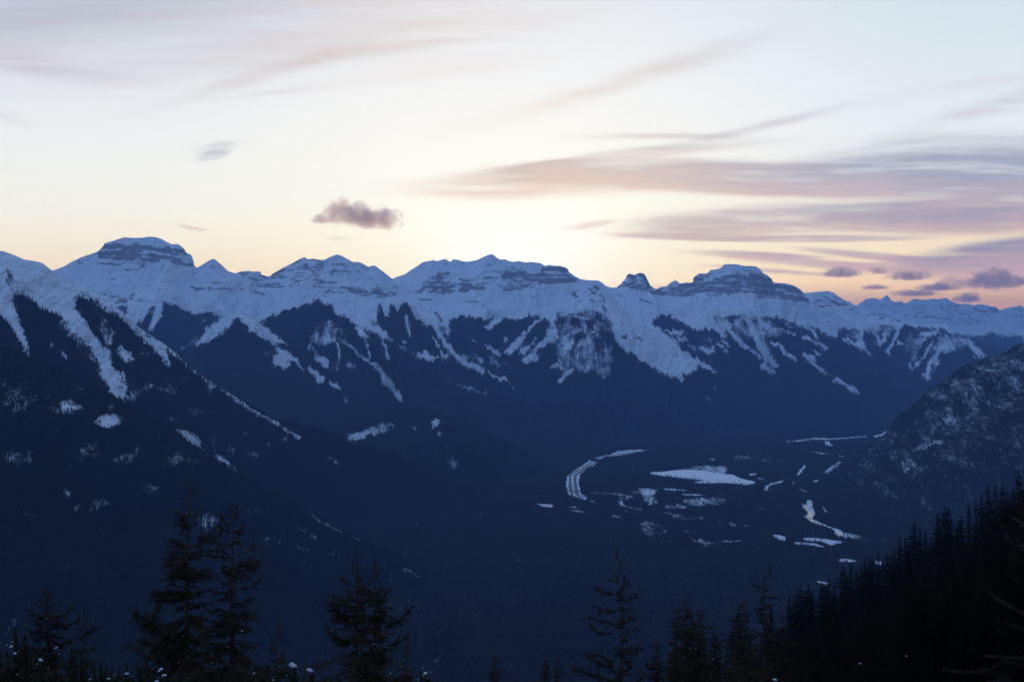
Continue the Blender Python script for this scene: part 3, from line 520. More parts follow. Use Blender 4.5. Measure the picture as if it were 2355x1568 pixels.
for p in ([(1550,1060),(1930,1040),(1930,1110),(1600,1120)],[(1420,1100),(1640,1120),(1560,1150),(1430,1145)],[(1470,1190),(1760,1220),(1740,1240),(1480,1225)],[(1860,1240),(2130,1280),(2020,1290)],[(1500,1310),(1760,1340),(1700,1350),(1520,1330)],[(1640,1400),(1870,1430),(1750,1450),(1650,1430)],[(1400,1405),(1580,1430),(1450,1425)],[(750,1080),(900,1105),(800,1100)],[(2000,690),(2200,690),(2200,720),(2030,725)],[(1180,960),(1350,1060),(1340,1110),(1240,1090)]):
    vl.Z('F', p, .50, .55)
for p in ([(190,568),(330,566),(460,550),(560,538),(740,543),(1010,520),(1000,532),(760,552),(640,556),(540,552),(400,572),(320,574)],[(640,566),(690,568),(690,590),(740,606),(690,608),(650,598)],[(1055,520),(1130,508),(1170,475),(1180,490),(1150,520),(1080,540)],[(750,690),(830,700),(790,706)],
          [(400,850),(460,775),(482,775),(440,845),(410,868)],[(178,1370),(240,1372),(300,1388),(300,1420),(240,1402)],[(445,1400),(560,1398),(680,1410),(740,1430),(800,1436),(745,1448),(705,1462),(660,1440),(560,1420),(490,1422)],[(365,1434),(480,1440),(560,1448),(645,1475),(600,1474),(480,1452),(390,1450)],
          [(500,650),(600,662),(700,680),(600,675)],[(120,740),(145,744),(130,748)],[(540,910),(600,890),(590,905),(560,922)],[(1085,1402),(1130,1408),(1195,1405),(1150,1415)],[(360,920),(382,920),(370,945)]):
    vl.N('G', p)
vl.N('L', [(812,688),(870,686),(900,694),(970,700),(900,708),(820,704)]); vl.N('L', [(1060,700),(1115,705),(1118,732),(1090,725)]); vl.N('L', [(642,838),(690,848),(735,855),(735,870),(690,862)])
vl.N('G', [(320,1525),(335,1528),(325,1535)]); vl.Z('G', [(0,700),(300,720),(300,760),(0,740)], .3, .8); vl.Z('G', [(370,1340),(420,1340),(410,1350)], .5, .6)

CR['U'] = (2230,1780,5.8075); CR['V'] = (2560,1820,4.71); CR['W'] = (3160,1960,5.8075)
ROADCLEAR = [(740,345),(680,400),(430,570),(280,670),(235,710),(215,780),(198,890),(208,985),(240,1000),(245,1070),(265,1120),(285,1165),(340,1165),(390,1190),(445,1215),(400,1150),(470,1215),(560,1245),(640,1262),(720,1275),(620,1235),(700,1220),(660,1190),(540,1112),(530,1040),(500,900),(490,780),(500,710),(545,655),(650,590),(760,500),(830,492),(905,432),(925,400),(860,380),(800,385)]
vl.N('U', ROADCLEAR)
vl.N('U', [(860,300),(980,258),(1100,236),(1200,232),(1280,185),(1450,138),(1700,100),(2140,108),(1880,152),(1700,187),(1450,232),(1230,260),(1080,262),(1060,285),(980,325),(905,322)])
vl.Z('U', [(1250,200),(1450,135),(1750,98),(1850,130),(1500,190)], .95, .35)
for p, w in (([(770,1100),(1000,1105),(1200,1118),(1400,1135),(1620,1162),(1750,1200)],14),([(1740,1200),(1600,1265),(1420,1300),(1400,1330)],10),([(1640,1440),(1800,1470),(1960,1500)],14),([(720,1275),(860,1310)],8)): vl.L('U', p, w, .9, .5)
vl.N('U', [(1435,1350),(1480,1305),(1530,1270),(1515,1350),(1530,1390),(1650,1442),(1520,1415),(1450,1395)]); vl.Z('U', [(1400,1140),(1620,1165),(1760,1205),(1700,1230),(1480,1270),(1420,1290)], .5, .7); vl.N('U', [(1460,1225),(1500,1215),(1480,1260)]); vl.N('U', [(1610,1180),(1660,1200),(1640,1245),(1600,1220)])
LAKE = [(185,345),(230,320),(360,320),(460,310),(580,290),(720,277),(880,275),(1100,280),(1300,305),(1420,340),(1500,345),(1560,360),(1760,365),(1800,395),(1880,430),(1990,462),(2090,478),(2190,510),(2100,540),(1990,562),(1850,540),(1600,522),(1200,522),(1100,522),(1000,512),(1130,490),(1250,478),(1180,472),(1080,460),(900,440),(600,405),(280,375)]
vl.N('V', LAKE); vl.Z('V', [(720,277),(900,230),(1040,192),(1200,183),(1500,188),(1640,205),(1670,290),(1600,345),(1420,345),(1300,305),(1100,280)], .50, .0, 1)
vl.F('V', [(1250,480),(1400,476),(1700,492),(1900,500),(1900,506),(1600,492)])
vl.N('V', [(0,625),(130,630),(350,655),(300,690),(280,740),(90,760),(0,700)]); vl.Z('V', [(0,640),(350,660),(280,700),(0,690)], .5, .4)
RIVER = [(400,228),(470,235),(540,268),(515,300),(525,370),(512,402),(570,480),(610,548),(580,575),(545,600),(535,665),(690,735),(780,780),(900,835),(1000,870),(1225,942),(1205,978),(1350,998),(1550,1048),(1700,1085),(1620,1110),(1450,1080),(1300,1070),(1220,1055),(1130,1072),(1060,1000),(1050,940),(990,910),(900,870),(800,830),(700,802),(620,800),(540,745),(460,725),(400,655),(300,625),(400,590),(408,520),(390,480),(340,452),(288,420),(272,350),(262,312),(340,322),(380,345),(385,280)]
vl.N('W', RIVER); vl.N('W', [(275,1110),(420,1125),(580,1112),(720,1125),(930,1150),(1050,1175),(1190,1195),(1080,1248),(990,1230),(975,1283),(880,1240),(760,1195),(640,1170),(500,1185),(370,1180),(400,1160),(330,1145)])
vl.Z('W', [(1200,980),(1350,990),(1700,1080),(1800,1110),(1600,1120),(1250,1070)], .6, .5)
vl.L('W', [(690,305),(740,400),(795,505)], 8, .8, .2); vl.N('W', [(735,330),(790,390),(825,460),(905,532),(835,515),(780,440)])
vl.Z('F', [(1200,1240),(1360,1270),(1430,1330),(1300,1400),(1190,1330)], .34, .7)
vl.N('G', [(120,985),(130,958),(180,930),(260,908),(305,903),(262,924),(192,944),(155,968),(150,990)]); vl.L('G', [(420,975),(485,1003)], 5, .9, .2); vl.L('G', [(0,850),(50,845)], 7, .9, .2); vl.L('F', [(2205,884),(2260,888)], 6, .9, .2); vl.L('G', [(150,985),(200,990),(235,970)], 8, .45, .5)
vl.put(vl.mask(cv('F', [(1695,1395),(1735,1395),(1740,1425),(1690,1425)])), .5, 0)
for q in ((1000,1210,60,8),(1500,1200,90,8),(1720,1225,70,8),(2080,1290,50,7),(1290,1165,30,5),(2230,1145,40,5),(1320,1060,20,14),(640,1130,50,8),(860,905,60,4),(930,850,50,3),(1440,1180,60,8)): vl.E('F', q[0], q[1], q[2], q[3], .62, .5)
vl.finish(1, 1, 1)
# ================================================================ ground materials
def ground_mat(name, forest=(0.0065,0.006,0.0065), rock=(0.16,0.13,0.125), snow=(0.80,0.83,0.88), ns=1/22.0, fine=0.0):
    m, nt, b = new_mat(name)
    at_ = nt.nodes.new('ShaderNodeAttribute'); at_.attribute_name = 'mask'
    sp = nt.nodes.new('ShaderNodeSeparateColor'); nt.links.new(at_.outputs['Color'], sp.inputs[0])
    Sn, Rk = Nd(nt, sp.outputs[0]), Nd(nt, sp.outputs[1])
    g = nt.nodes.new('ShaderNodeNewGeometry')
    def scaled(v):
        vm = nt.nodes.new('ShaderNodeVectorMath'); vm.operation = 'MULTIPLY'; vm.inputs[1].default_value = v; nt.links.new(g.outputs['Position'], vm.inputs[0]); return vm.outputs[0]
    iso = scaled((1, .7, 1)); n1 = noise(nt, scaled((1, .32, .38)), ns, 4, .62); n2 = noise(nt, iso, ns*0.22, 3, .5); n3 = noise(nt, iso, ns*2.2, 2, .5)
    bands = noise(nt, scaled((.20, .20, 1.0)), 1/12.0, 4, .65, .6); bands2 = noise(nt, scaled((.14, .14, 1.0)), 1/34.0, 3, .55, .7)
    n4 = noise(nt, scaled((1, .45, .55)), 1/75.0, 3, .55); n5 = noise(nt, scaled((1, .5, .7)), 1/230.0, 4, .55)
    n6 = noise(nt, scaled((1, .10, .14)), 1/34.0, 3, .55)
    s = (Sn + (n1-0.5)*0.85 + (n4-0.5)*0.40 + (n6-0.5)*0.75 + (n3-0.5)*fine).smooth(0.23, 0.76)
    r = (Rk + (bands-0.5)*1.1 + (bands2-0.5)*0.8 + (n3-0.5)*0.35).smooth(0.41, 0.61)*0.86
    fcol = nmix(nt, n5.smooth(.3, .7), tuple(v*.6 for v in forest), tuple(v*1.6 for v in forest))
    rcol = nmix(nt, n3.smooth(.3, .7), rock, tuple(v*1.7 for v in rock))
    scol = nmix(nt, n2.smooth(.35, .65), snow, tuple(v*0.93 for v in snow))
    c = nmix(nt, r, scol, rcol)
    c = nmix(nt, s, fcol, c)
    nt.links.new(c, b.inputs['Base Color']); b.inputs['Roughness'].default_value = 0.9
    b.inputs['Specular IOR Level'].default_value = 0.02
    bp = nt.nodes.new('ShaderNodeBump'); bp.inputs['Strength'].default_value = 0.9; bp.inputs['Distance'].default_value = 30.0
    nt.links.new((n1*0.25+n2*0.9+bands*r*0.8+n4*1.3+n5*4.0+n6*0.5).k, bp.inputs['Height']); nt.links.new(bp.outputs[0], b.inputs['Normal'])
    return m
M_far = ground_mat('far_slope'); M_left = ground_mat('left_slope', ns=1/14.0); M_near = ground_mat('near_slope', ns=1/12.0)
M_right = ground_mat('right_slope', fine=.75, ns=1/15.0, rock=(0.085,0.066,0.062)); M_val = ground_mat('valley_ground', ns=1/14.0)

LAYERS = []
def grid_faces(nr, nc):
    i = np.arange(nr*nc, dtype=np.int32).reshape(nr, nc)
    return np.stack([i[:-1,:-1], i[:-1,1:], i[1:,1:], i[1:,:-1]], axis=-1).reshape(-1, 4)
def set_mask(me, S, R):
    a = me.attributes.new('mask', 'FLOAT_COLOR', 'POINT')
    d = np.ones((len(me.vertices), 4), np.float32); d[:,0] = S.ravel(); d[:,1] = R.ravel(); d[:,2] = 0
    a.data.foreach_set('color', d.ravel())
def masks(ras, x, Y, z, warp, seed):
    px = CX + F*x/Y; py = HY - F*z/Y
    wx = (fbm(x/45, (Y+z)/45, seed, 3)-.5)*warp; wy = (fbm(x/45+50, (Y+z)/45, seed+5, 3)-.5)*warp
    wx = wx+(fbm(x/13, (Y+z)/30, seed+7, 2)-.5)*warp*.8; wy = wy+(fbm(x/13+9, (Y+z)/30, seed+8, 2)-.5)*warp*.8
    wy = wy+(fbm(x/30, Y/420, seed+12, 3)-.5)*warp*2.2*(warp > 6.5)*(warp < 7.5)
    S = ras.get(ras.S, px+wx, py+wy); R = ras.get(ras.R, px+wx, py+wy)
    # sedimentary bands, tilted a little, broken up along their length
    zz = z + 0.05*x + (fbm(x/500, Y/500, seed+9, 3)-.5)*90
    band = vn(zz/30, (x*.8+Y*.6)/380, seed+20)*.60 + vn(zz/13, (x*.7+Y*.7)/150, seed+21)*.40
    brk = fbm(x/90, (Y+z)/90, seed+22, 4)
    G = R*1.0 + (band-.5)*.55 + (brk-.5)*1.0 - .22
    R2 = ras.get(ras.R2, px+wx*.35, py+wy*.25); G = np.where(R < .05, 0, G)*.80; G = np.maximum(G, R2*1.05 + (brk-.5)*.85*(R2 > .02) - .08)
    return S, np.clip(G, 0, 1), px, py, wx, wy
def layer(name, sky, Yr, px0, px1, dfront, dback, nu, nf, nb, slope, ras, mat, seed, floor=-903, amp=90, gul=(320,900), warp=7, tilt_amp=1.0, slope2=None, dk=900):
    sky = np.array(sky, dtype=np.float64); o = np.argsort(sky[:,0], kind='stable'); sky = sky[o]
    u = np.linspace((px0-CX)/F, (px1-CX)/F, nu); pxu = CX+F*u
    yr = np.full(nu, float(Yr)) if not isinstance(Yr, list) else np.interp(pxu, [p[0] for p in Yr], [p[1] for p in Yr])
    py = np.interp(pxu, sky[:,0], sky[:,1]); H = (HY-py)/F*yr
    dm = np.gradient(u*yr)
    sig = [0, 25, 50, 100, 200, 400, 800]; lv = [H]
    step = abs(np.mean(dm))
    for s in sig[1:]:
        k = max(1, s/step); n = int(3*k)+1; g = np.exp(-.5*(np.arange(-n, n+1)/k)**2); g /= g.sum()
        lv.append(np.convolve(np.pad(H, n, mode='edge'), g, mode='valid'))
    lv = np.array(lv)
    d = np.concatenate([-np.linspace(dback, 0, nb, endpoint=False), dfront*np.linspace(0, 1, nf)**1.12])
    D, U = np.meshgrid(d, u, indexing='ij'); Yg = yr[None,:]-D; X = U*Yg; A = np.abs(D)
    sv = np.clip(A*.33, 0, 800); idx = np.interp(sv, sig, np.arange(7)); i0 = np.minimum(idx.astype(int), 5); fr_ = idx-i0
    J = np.broadcast_to(np.arange(nu)[None,:], D.shape)
    Hs = lv[i0, J]*(1-fr_)+lv[i0+1, J]*fr_
    if slope2 is None: fall = slope*A
    else: fall = slope*A + (slope2-slope)*dk*(1-np.exp(-A/dk))       # steeper near the crest, easing off
    am = np.minimum(A*.28, amp*1.6)
    wob = (fbm(X/700, Yg/700, seed+40, 2)-.5)*500
    n = (ridged((X+wob)/gul[0], Yg/gul[1], seed+1, 4)-.62)*1.7*am + (fbm(X/170, Yg/170, seed+2, 4)-.5)*np.minimum(A*.25, 60)
    n += (fbm(X/38, Yg/38, seed+3, 3)-.5)*np.minimum(A*.25, 12)
    Z = Hs-fall+n
    k = 55.0; q = (Z-floor)/k
    Z = floor + k*np.where(q > 20, q, np.log1p(np.exp(np.minimum(q, 20)))) - k*np.exp(-np.maximum(q, -2)*1.2)*0.4*(q < 6)
    Z = np.where(A < 60, Hs-fall+n, Z); Z = np.maximum(Z, floor-30)
    S, R, PX, PY, WX, WY = masks(ras, X, Yg, Z, warp, seed)
    v = np.stack([X, Yg, Z], axis=-1).reshape(-1, 3)
    me = mesh_np(name, v, grid_faces(*X.shape), mats=[mat]); set_mask(me, S, R)
    ob = obj(name, me); ob['kind'] = 'structure'
    LAYERS.append(dict(X=X, Y=Yg, Z=Z, u=u, d=d, yr=yr, ras=ras, S=S, PX=PX, PY=PY, WX=WX, WY=WY, name=name))
    return ob, LAYERS[-1]

def ends(pts, l=None, r=None):
    return ([l] if l else []) + pts + ([r] if r else [])
# the far skyline, mountain by mountain
flat_peak = chain(('A',[(300,640),(430,505),(455,495),(500,480),(560,455),(600,430),(640,410),(690,385),(760,360),(810,345),(850,325),(870,300),(885,290),(890,270),(900,262),(960,245),(1010,228),(1060,212),(1150,218),(1210,216),(1275,207),(1330,210),(1370,222),(1400,235),(1425,250),(1450,262),(1460,270),(1480,272),(1520,268),(1555,290),(1580,315),(1595,345),(1635,360),(1650,390),(1660,425),(1667,462),(1690,470),(1720,455),(1765,425),(1800,405),(1832,396),(1850,408),(1900,450),(1950,500),(2010,520),(2100,570),(2355,720)]))
twin_peak = chain(('A',[(1800,640),(1960,540),(2010,522),(2040,515),(2060,505),(2140,498),(2210,505),(2232,510),(2235,530),(2285,545),(2310,545),(2340,520)]),('B',[(0,505),(60,505),(90,510),(95,530),(140,545),(175,543),(220,510),(290,470),(370,430),(430,395),(465,383),(480,388),(495,400),(530,396),(560,397),(590,404),(610,408),(640,403),(690,378),(740,360),(760,362),(785,370),(810,385),(860,412),(880,424),(905,422),(940,425),(980,445),(1010,465),(1060,452),(1080,460),(1110,485),(1135,500),(1150,515),(1190,545),(1215,567),(1300,620),(1500,720)]))
long_crest = chain(('B',[(900,750),(1100,640),(1215,567),(1260,550),(1330,527),(1345,515),(1380,490),(1430,460),(1480,425),(1540,412),(1553,415),(1565,403),(1580,412),(1605,415),(1640,405),(1665,398),(1690,405),(1700,418),(1725,418),(1735,400),(1780,405),(1840,422),(1890,418),(1950,405),(1990,385),(2040,362),(2070,357),(2090,365),(2110,385),(2140,402),(2190,402),(2220,415),(2270,420),(2300,415)]),
                   ('C',[(0,403),(45,400),(65,412),(120,425),(150,416),(220,430),(245,424),(290,423),(315,432),(340,430),(360,442),(380,455),(405,455),(420,447),(460,455),(520,458),(560,470),(585,490),(590,512),(615,525),(640,545),(690,570),(750,580),(830,582),(850,585),(880,605),(910,632),(960,645),(1100,720),(1400,900)]))
layer_stack = chain(('C',[(800,760),(960,644),(1005,640),(1015,625),(1040,610),(1045,595),(1075,568),(1085,535),(1110,525),(1135,527),(1150,537),(1180,520),(1210,516),(1235,525),(1250,545),(1255,560),(1275,600),(1290,628),(1330,655),(1350,655),(1360,645),(1380,635),(1420,632),(1430,640),(1530,635),(1545,608),(1590,600),(1640,602),(1655,590),(1657,555),(1690,535),(1700,522),(1720,522),(1775,520),(1790,505),(1805,488),(1830,490),(1860,485),(1895,475),(1915,445),(1950,441),(2030,443),(2060,452),(2100,457),(2190,460),(2230,490),(2290,535),(2330,570)]),
                    ('D',[(110,520),(165,555),(195,598),(250,607),(290,605),(330,615),(380,630),(430,660),(465,695),(500,740),(700,850),(900,960)]))
def cone(c, pts, l, r): return chain((c, [l]+pts+[r]))
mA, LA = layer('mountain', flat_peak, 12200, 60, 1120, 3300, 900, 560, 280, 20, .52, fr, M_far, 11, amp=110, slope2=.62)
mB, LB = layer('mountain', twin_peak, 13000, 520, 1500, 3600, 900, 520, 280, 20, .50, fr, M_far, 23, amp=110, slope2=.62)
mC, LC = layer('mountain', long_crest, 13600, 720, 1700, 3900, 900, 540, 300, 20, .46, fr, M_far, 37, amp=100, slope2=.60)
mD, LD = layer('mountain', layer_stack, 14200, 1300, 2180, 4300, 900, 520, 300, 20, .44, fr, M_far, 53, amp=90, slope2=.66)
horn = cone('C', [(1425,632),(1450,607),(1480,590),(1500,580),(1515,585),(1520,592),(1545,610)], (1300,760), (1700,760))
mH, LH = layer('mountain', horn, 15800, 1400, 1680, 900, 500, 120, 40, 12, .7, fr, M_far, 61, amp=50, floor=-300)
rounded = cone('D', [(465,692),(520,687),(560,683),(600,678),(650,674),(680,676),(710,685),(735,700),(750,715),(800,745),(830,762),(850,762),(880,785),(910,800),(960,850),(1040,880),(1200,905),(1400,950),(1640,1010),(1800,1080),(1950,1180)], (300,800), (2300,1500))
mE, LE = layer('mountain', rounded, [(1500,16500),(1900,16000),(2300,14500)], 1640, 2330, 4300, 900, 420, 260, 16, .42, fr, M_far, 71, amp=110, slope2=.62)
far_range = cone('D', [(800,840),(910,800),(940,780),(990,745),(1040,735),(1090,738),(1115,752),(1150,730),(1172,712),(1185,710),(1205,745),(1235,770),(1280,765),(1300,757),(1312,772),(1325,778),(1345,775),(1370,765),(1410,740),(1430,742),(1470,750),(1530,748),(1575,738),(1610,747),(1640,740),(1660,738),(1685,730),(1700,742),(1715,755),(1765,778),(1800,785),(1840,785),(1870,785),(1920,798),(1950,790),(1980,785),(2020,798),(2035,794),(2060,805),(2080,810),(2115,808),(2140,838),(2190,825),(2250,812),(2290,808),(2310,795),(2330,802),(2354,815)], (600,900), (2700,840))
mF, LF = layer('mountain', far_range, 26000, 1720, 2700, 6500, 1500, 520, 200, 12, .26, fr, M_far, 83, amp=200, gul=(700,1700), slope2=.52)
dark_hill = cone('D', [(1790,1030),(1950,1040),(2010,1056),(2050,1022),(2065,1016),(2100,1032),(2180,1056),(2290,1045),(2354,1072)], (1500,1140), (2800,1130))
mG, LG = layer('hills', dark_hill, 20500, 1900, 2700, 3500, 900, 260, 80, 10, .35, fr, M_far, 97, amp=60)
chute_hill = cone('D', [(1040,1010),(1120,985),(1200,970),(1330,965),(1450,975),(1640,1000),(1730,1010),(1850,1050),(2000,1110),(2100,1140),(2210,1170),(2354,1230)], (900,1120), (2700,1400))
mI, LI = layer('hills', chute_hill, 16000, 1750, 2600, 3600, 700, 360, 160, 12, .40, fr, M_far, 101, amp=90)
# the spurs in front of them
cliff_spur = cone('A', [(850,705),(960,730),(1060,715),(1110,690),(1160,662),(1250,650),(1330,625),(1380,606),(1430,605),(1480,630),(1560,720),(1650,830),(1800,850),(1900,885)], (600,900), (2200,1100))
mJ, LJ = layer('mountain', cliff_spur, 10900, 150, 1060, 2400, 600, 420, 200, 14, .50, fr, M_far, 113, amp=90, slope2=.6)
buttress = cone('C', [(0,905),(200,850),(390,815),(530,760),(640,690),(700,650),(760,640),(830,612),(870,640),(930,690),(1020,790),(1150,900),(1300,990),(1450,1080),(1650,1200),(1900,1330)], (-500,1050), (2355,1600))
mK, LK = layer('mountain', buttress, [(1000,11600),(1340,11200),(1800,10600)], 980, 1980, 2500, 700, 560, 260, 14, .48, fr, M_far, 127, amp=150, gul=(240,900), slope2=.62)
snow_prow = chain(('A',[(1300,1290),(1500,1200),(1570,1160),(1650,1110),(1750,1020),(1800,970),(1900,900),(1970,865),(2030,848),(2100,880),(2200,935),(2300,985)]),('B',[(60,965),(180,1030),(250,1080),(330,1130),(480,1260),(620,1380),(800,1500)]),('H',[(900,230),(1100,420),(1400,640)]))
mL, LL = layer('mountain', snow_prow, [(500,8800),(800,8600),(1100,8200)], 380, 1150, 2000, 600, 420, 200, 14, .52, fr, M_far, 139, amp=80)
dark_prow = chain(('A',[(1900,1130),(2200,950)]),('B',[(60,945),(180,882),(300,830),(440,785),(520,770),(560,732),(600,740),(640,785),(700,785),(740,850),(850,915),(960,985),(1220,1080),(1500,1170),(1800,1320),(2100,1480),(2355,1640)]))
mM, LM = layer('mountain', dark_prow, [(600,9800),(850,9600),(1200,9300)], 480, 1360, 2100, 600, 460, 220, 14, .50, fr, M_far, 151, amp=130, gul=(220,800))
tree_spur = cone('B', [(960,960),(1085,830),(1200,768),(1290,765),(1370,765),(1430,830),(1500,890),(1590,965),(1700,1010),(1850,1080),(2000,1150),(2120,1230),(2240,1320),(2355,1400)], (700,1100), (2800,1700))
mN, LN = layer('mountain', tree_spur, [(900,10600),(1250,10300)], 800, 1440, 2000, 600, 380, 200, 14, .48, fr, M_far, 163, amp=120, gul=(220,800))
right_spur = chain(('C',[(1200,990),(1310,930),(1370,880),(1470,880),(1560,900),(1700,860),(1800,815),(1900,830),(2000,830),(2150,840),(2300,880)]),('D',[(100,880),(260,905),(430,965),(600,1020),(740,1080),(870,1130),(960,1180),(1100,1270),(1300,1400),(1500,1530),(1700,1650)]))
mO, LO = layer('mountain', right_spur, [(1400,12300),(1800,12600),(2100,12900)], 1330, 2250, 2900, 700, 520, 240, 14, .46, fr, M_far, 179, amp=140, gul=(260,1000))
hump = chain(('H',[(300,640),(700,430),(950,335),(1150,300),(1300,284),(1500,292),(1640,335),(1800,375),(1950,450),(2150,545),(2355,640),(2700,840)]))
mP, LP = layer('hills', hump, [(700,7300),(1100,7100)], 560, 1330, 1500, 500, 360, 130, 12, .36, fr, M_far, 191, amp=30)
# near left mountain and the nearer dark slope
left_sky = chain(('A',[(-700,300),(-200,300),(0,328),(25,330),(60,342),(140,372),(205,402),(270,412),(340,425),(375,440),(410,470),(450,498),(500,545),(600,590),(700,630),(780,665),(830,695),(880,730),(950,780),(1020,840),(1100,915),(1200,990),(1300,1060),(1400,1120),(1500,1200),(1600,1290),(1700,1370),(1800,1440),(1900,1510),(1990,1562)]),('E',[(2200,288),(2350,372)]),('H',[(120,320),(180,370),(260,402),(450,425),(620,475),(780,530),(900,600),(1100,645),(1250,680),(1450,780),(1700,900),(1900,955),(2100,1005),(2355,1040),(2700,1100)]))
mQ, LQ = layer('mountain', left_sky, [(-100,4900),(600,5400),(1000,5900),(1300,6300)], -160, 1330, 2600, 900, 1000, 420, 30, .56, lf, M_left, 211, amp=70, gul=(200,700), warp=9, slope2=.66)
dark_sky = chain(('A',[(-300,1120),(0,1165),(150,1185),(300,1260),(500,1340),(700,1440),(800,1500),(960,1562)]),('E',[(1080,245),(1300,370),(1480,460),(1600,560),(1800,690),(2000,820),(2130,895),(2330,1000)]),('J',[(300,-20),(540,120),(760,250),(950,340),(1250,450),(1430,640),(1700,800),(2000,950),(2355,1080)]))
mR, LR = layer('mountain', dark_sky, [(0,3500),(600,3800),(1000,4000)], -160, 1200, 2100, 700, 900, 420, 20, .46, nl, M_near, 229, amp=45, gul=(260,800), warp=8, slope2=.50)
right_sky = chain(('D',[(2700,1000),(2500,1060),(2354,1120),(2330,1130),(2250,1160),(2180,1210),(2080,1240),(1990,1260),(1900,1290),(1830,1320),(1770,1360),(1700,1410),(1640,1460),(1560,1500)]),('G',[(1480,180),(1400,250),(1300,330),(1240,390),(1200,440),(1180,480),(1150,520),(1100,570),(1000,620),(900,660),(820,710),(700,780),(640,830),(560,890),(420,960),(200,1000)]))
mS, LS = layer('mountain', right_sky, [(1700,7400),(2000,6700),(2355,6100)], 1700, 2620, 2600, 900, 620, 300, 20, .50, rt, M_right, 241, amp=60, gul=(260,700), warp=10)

# ================================================================ valley floor
nu, nr = 1250, 760
u = np.linspace(-.50, .50, nu); pyv = np.concatenate([np.linspace(840, 960, 40, endpoint=False), np.linspace(960, 1560, 660, endpoint=False), np.linspace(1560, 2400, 60)])
Yv = 900.0*F/(pyv-HY)
Yg, U = np.meshgrid(Yv, u, indexing='ij'); X = U*Yg
rise = (fbm(X/900, Yg/900, 301, 3)-.5)*16*sst(np.abs(Yg-2500), 0, 800)*0
Z = np.full(X.shape, -900.0)
PX = CX+F*U; PYv = HY-F*Z/Yg
WX = (fbm(X/40, Yg/120, 303, 3)-.5)*5; WY = (fbm(X/40, Yg/120, 304, 3)-.5)*1.6
Sv = vl.get(vl.S, PX+WX, PYv+WY)
me = mesh_np('valley_floor', np.stack([X, Yg, Z], -1).reshape(-1, 3), grid_faces(*X.shape), mats=[M_val]); set_mask(me, Sv, Sv*0)
o = obj('valley_floor', me); o['kind'] = 'structure'
VAL = dict(u=u, Y=Yv)
me = mesh_np('ground', np.array([(-HX+50,HYN+50,-906),(HX-50,HYN+50,-906),(HX-50,HYF-50,-906),(-HX+50,HYF-50,-906)],float), np.array([(0,1,2,3)]), mats=[M_val]); set_mask(me, np.zeros(4)+.1, np.zeros(4))
o = obj('ground', me); o['kind'] = 'structure'

# ================================================================ forest on the slopes: real small conifers, one body of trees per slope
def conifer_mat(name, a, b_, sc=1/7.0, big=None):
    m, nt, b = new_mat(name)
    g = nt.nodes.new('ShaderNodeNewGeometry'); n1 = noise(nt, g.outputs['Position'], sc, 2)
    c = nmix(nt, n1.smooth(.3, .7), a, b_)
    if big:
        n2 = noise(nt, g.outputs['Position'], big, 4, .55); mx = nt.nodes.new('ShaderNodeVectorMath'); mx.operation = 'SCALE'
        nt.links.new(c, mx.inputs[0]); nt.links.new((n2.smooth(.32, .68)*1.3+0.4).k, mx.inputs[3]); c = mx.outputs[0]
    nt.links.new(c, b.inputs['Base Color']); b.inputs['Roughness'].default_value = 1.0; b.inputs['Specular IOR Level'].default_value = 0.0
    return m
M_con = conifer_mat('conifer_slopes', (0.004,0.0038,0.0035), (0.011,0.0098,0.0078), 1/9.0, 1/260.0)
def forest_mesh(name, P, h, label, r0=.17):
    n = len(P); a = rng.random(n)*2*PI; r = h*(r0+.07*rng.random(n))
    v = np.zeros((n, 4, 3), np.float32)
    for k in range(3):
        v[:,k,0] = P[:,0]+r*np.cos(a+k*2*PI/3); v[:,k,1] = P[:,1]+r*np.sin(a+k*2*PI/3); v[:,k,2] = P[:,2]-1.5
    v[:,3,0] = P[:,0]; v[:,3,1] = P[:,1]; v[:,3,2] = P[:,2]+h
    i = np.arange(n, dtype=np.int32)*4
    f = np.concatenate([np.stack([i+k, i+(k+1) % 3, i+3], -1) for k in range(3)])
    me = mesh_np(name, v.reshape(-1, 3), f, smooth=False, mats=[M_con])
    o = obj(name, me); tag(o, label, None, None, 'stuff'); return o
def plant(L, name, label, dens, hmin=9, hmax=17, umax=.49, zmax=1e9):
    X, Y, Z, u, d, yr = L['X'], L['Y'], L['Z'], L['u'], L['d'], L['yr']
    rs = np.random.default_rng(len(label)*7+int(dens))
    ua, ub = max(u[0], -umax), min(u[-1], umax); da, db = -60, d[-1]
    area = (ub-ua)*np.mean(yr)*(db-da); n = int(area/dens)
    uu = rs.uniform(ua, ub, n); dd = rs.uniform(da, db, n)
    ui = np.interp(uu, u, np.arange(len(u))); di = np.interp(dd, d, np.arange(len(d)))
    i0 = np.minimum(di.astype(int), len(d)-2); j0 = np.minimum(ui.astype(int), len(u)-2); fi = di-i0; fj = ui-j0
    bl = lambda A: (A[i0,j0]*(1-fj)+A[i0,j0+1]*fj)*(1-fi)+(A[i0+1,j0]*(1-fj)+A[i0+1,j0+1]*fj)*fi
    x, y, z = bl(X), bl(Y), bl(Z); px = bl(L['PX'])+bl(L['WX']); py = bl(L['PY'])+bl(L['WY'])
    T = L['ras'].get(L['ras'].T, px, py); cl = fbm(x/35, y/35, 77, 2)
    keep = (rs.random(n) < T*(.65+.7*cl)) & (z > -899)
    P = np.stack([x, y, z], -1)[keep]; hh = rs.uniform(hmin, hmax, len(P))*(.55+.45*np.minimum(1, T[keep]*1.5))
    return forest_mesh(name, P, hh, label)
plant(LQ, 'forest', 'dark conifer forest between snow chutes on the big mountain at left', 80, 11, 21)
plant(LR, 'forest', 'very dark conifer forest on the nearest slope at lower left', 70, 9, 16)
plant(LS, 'forest', 'thin conifers scattered over the rocky slope at right', 130, 8, 15)
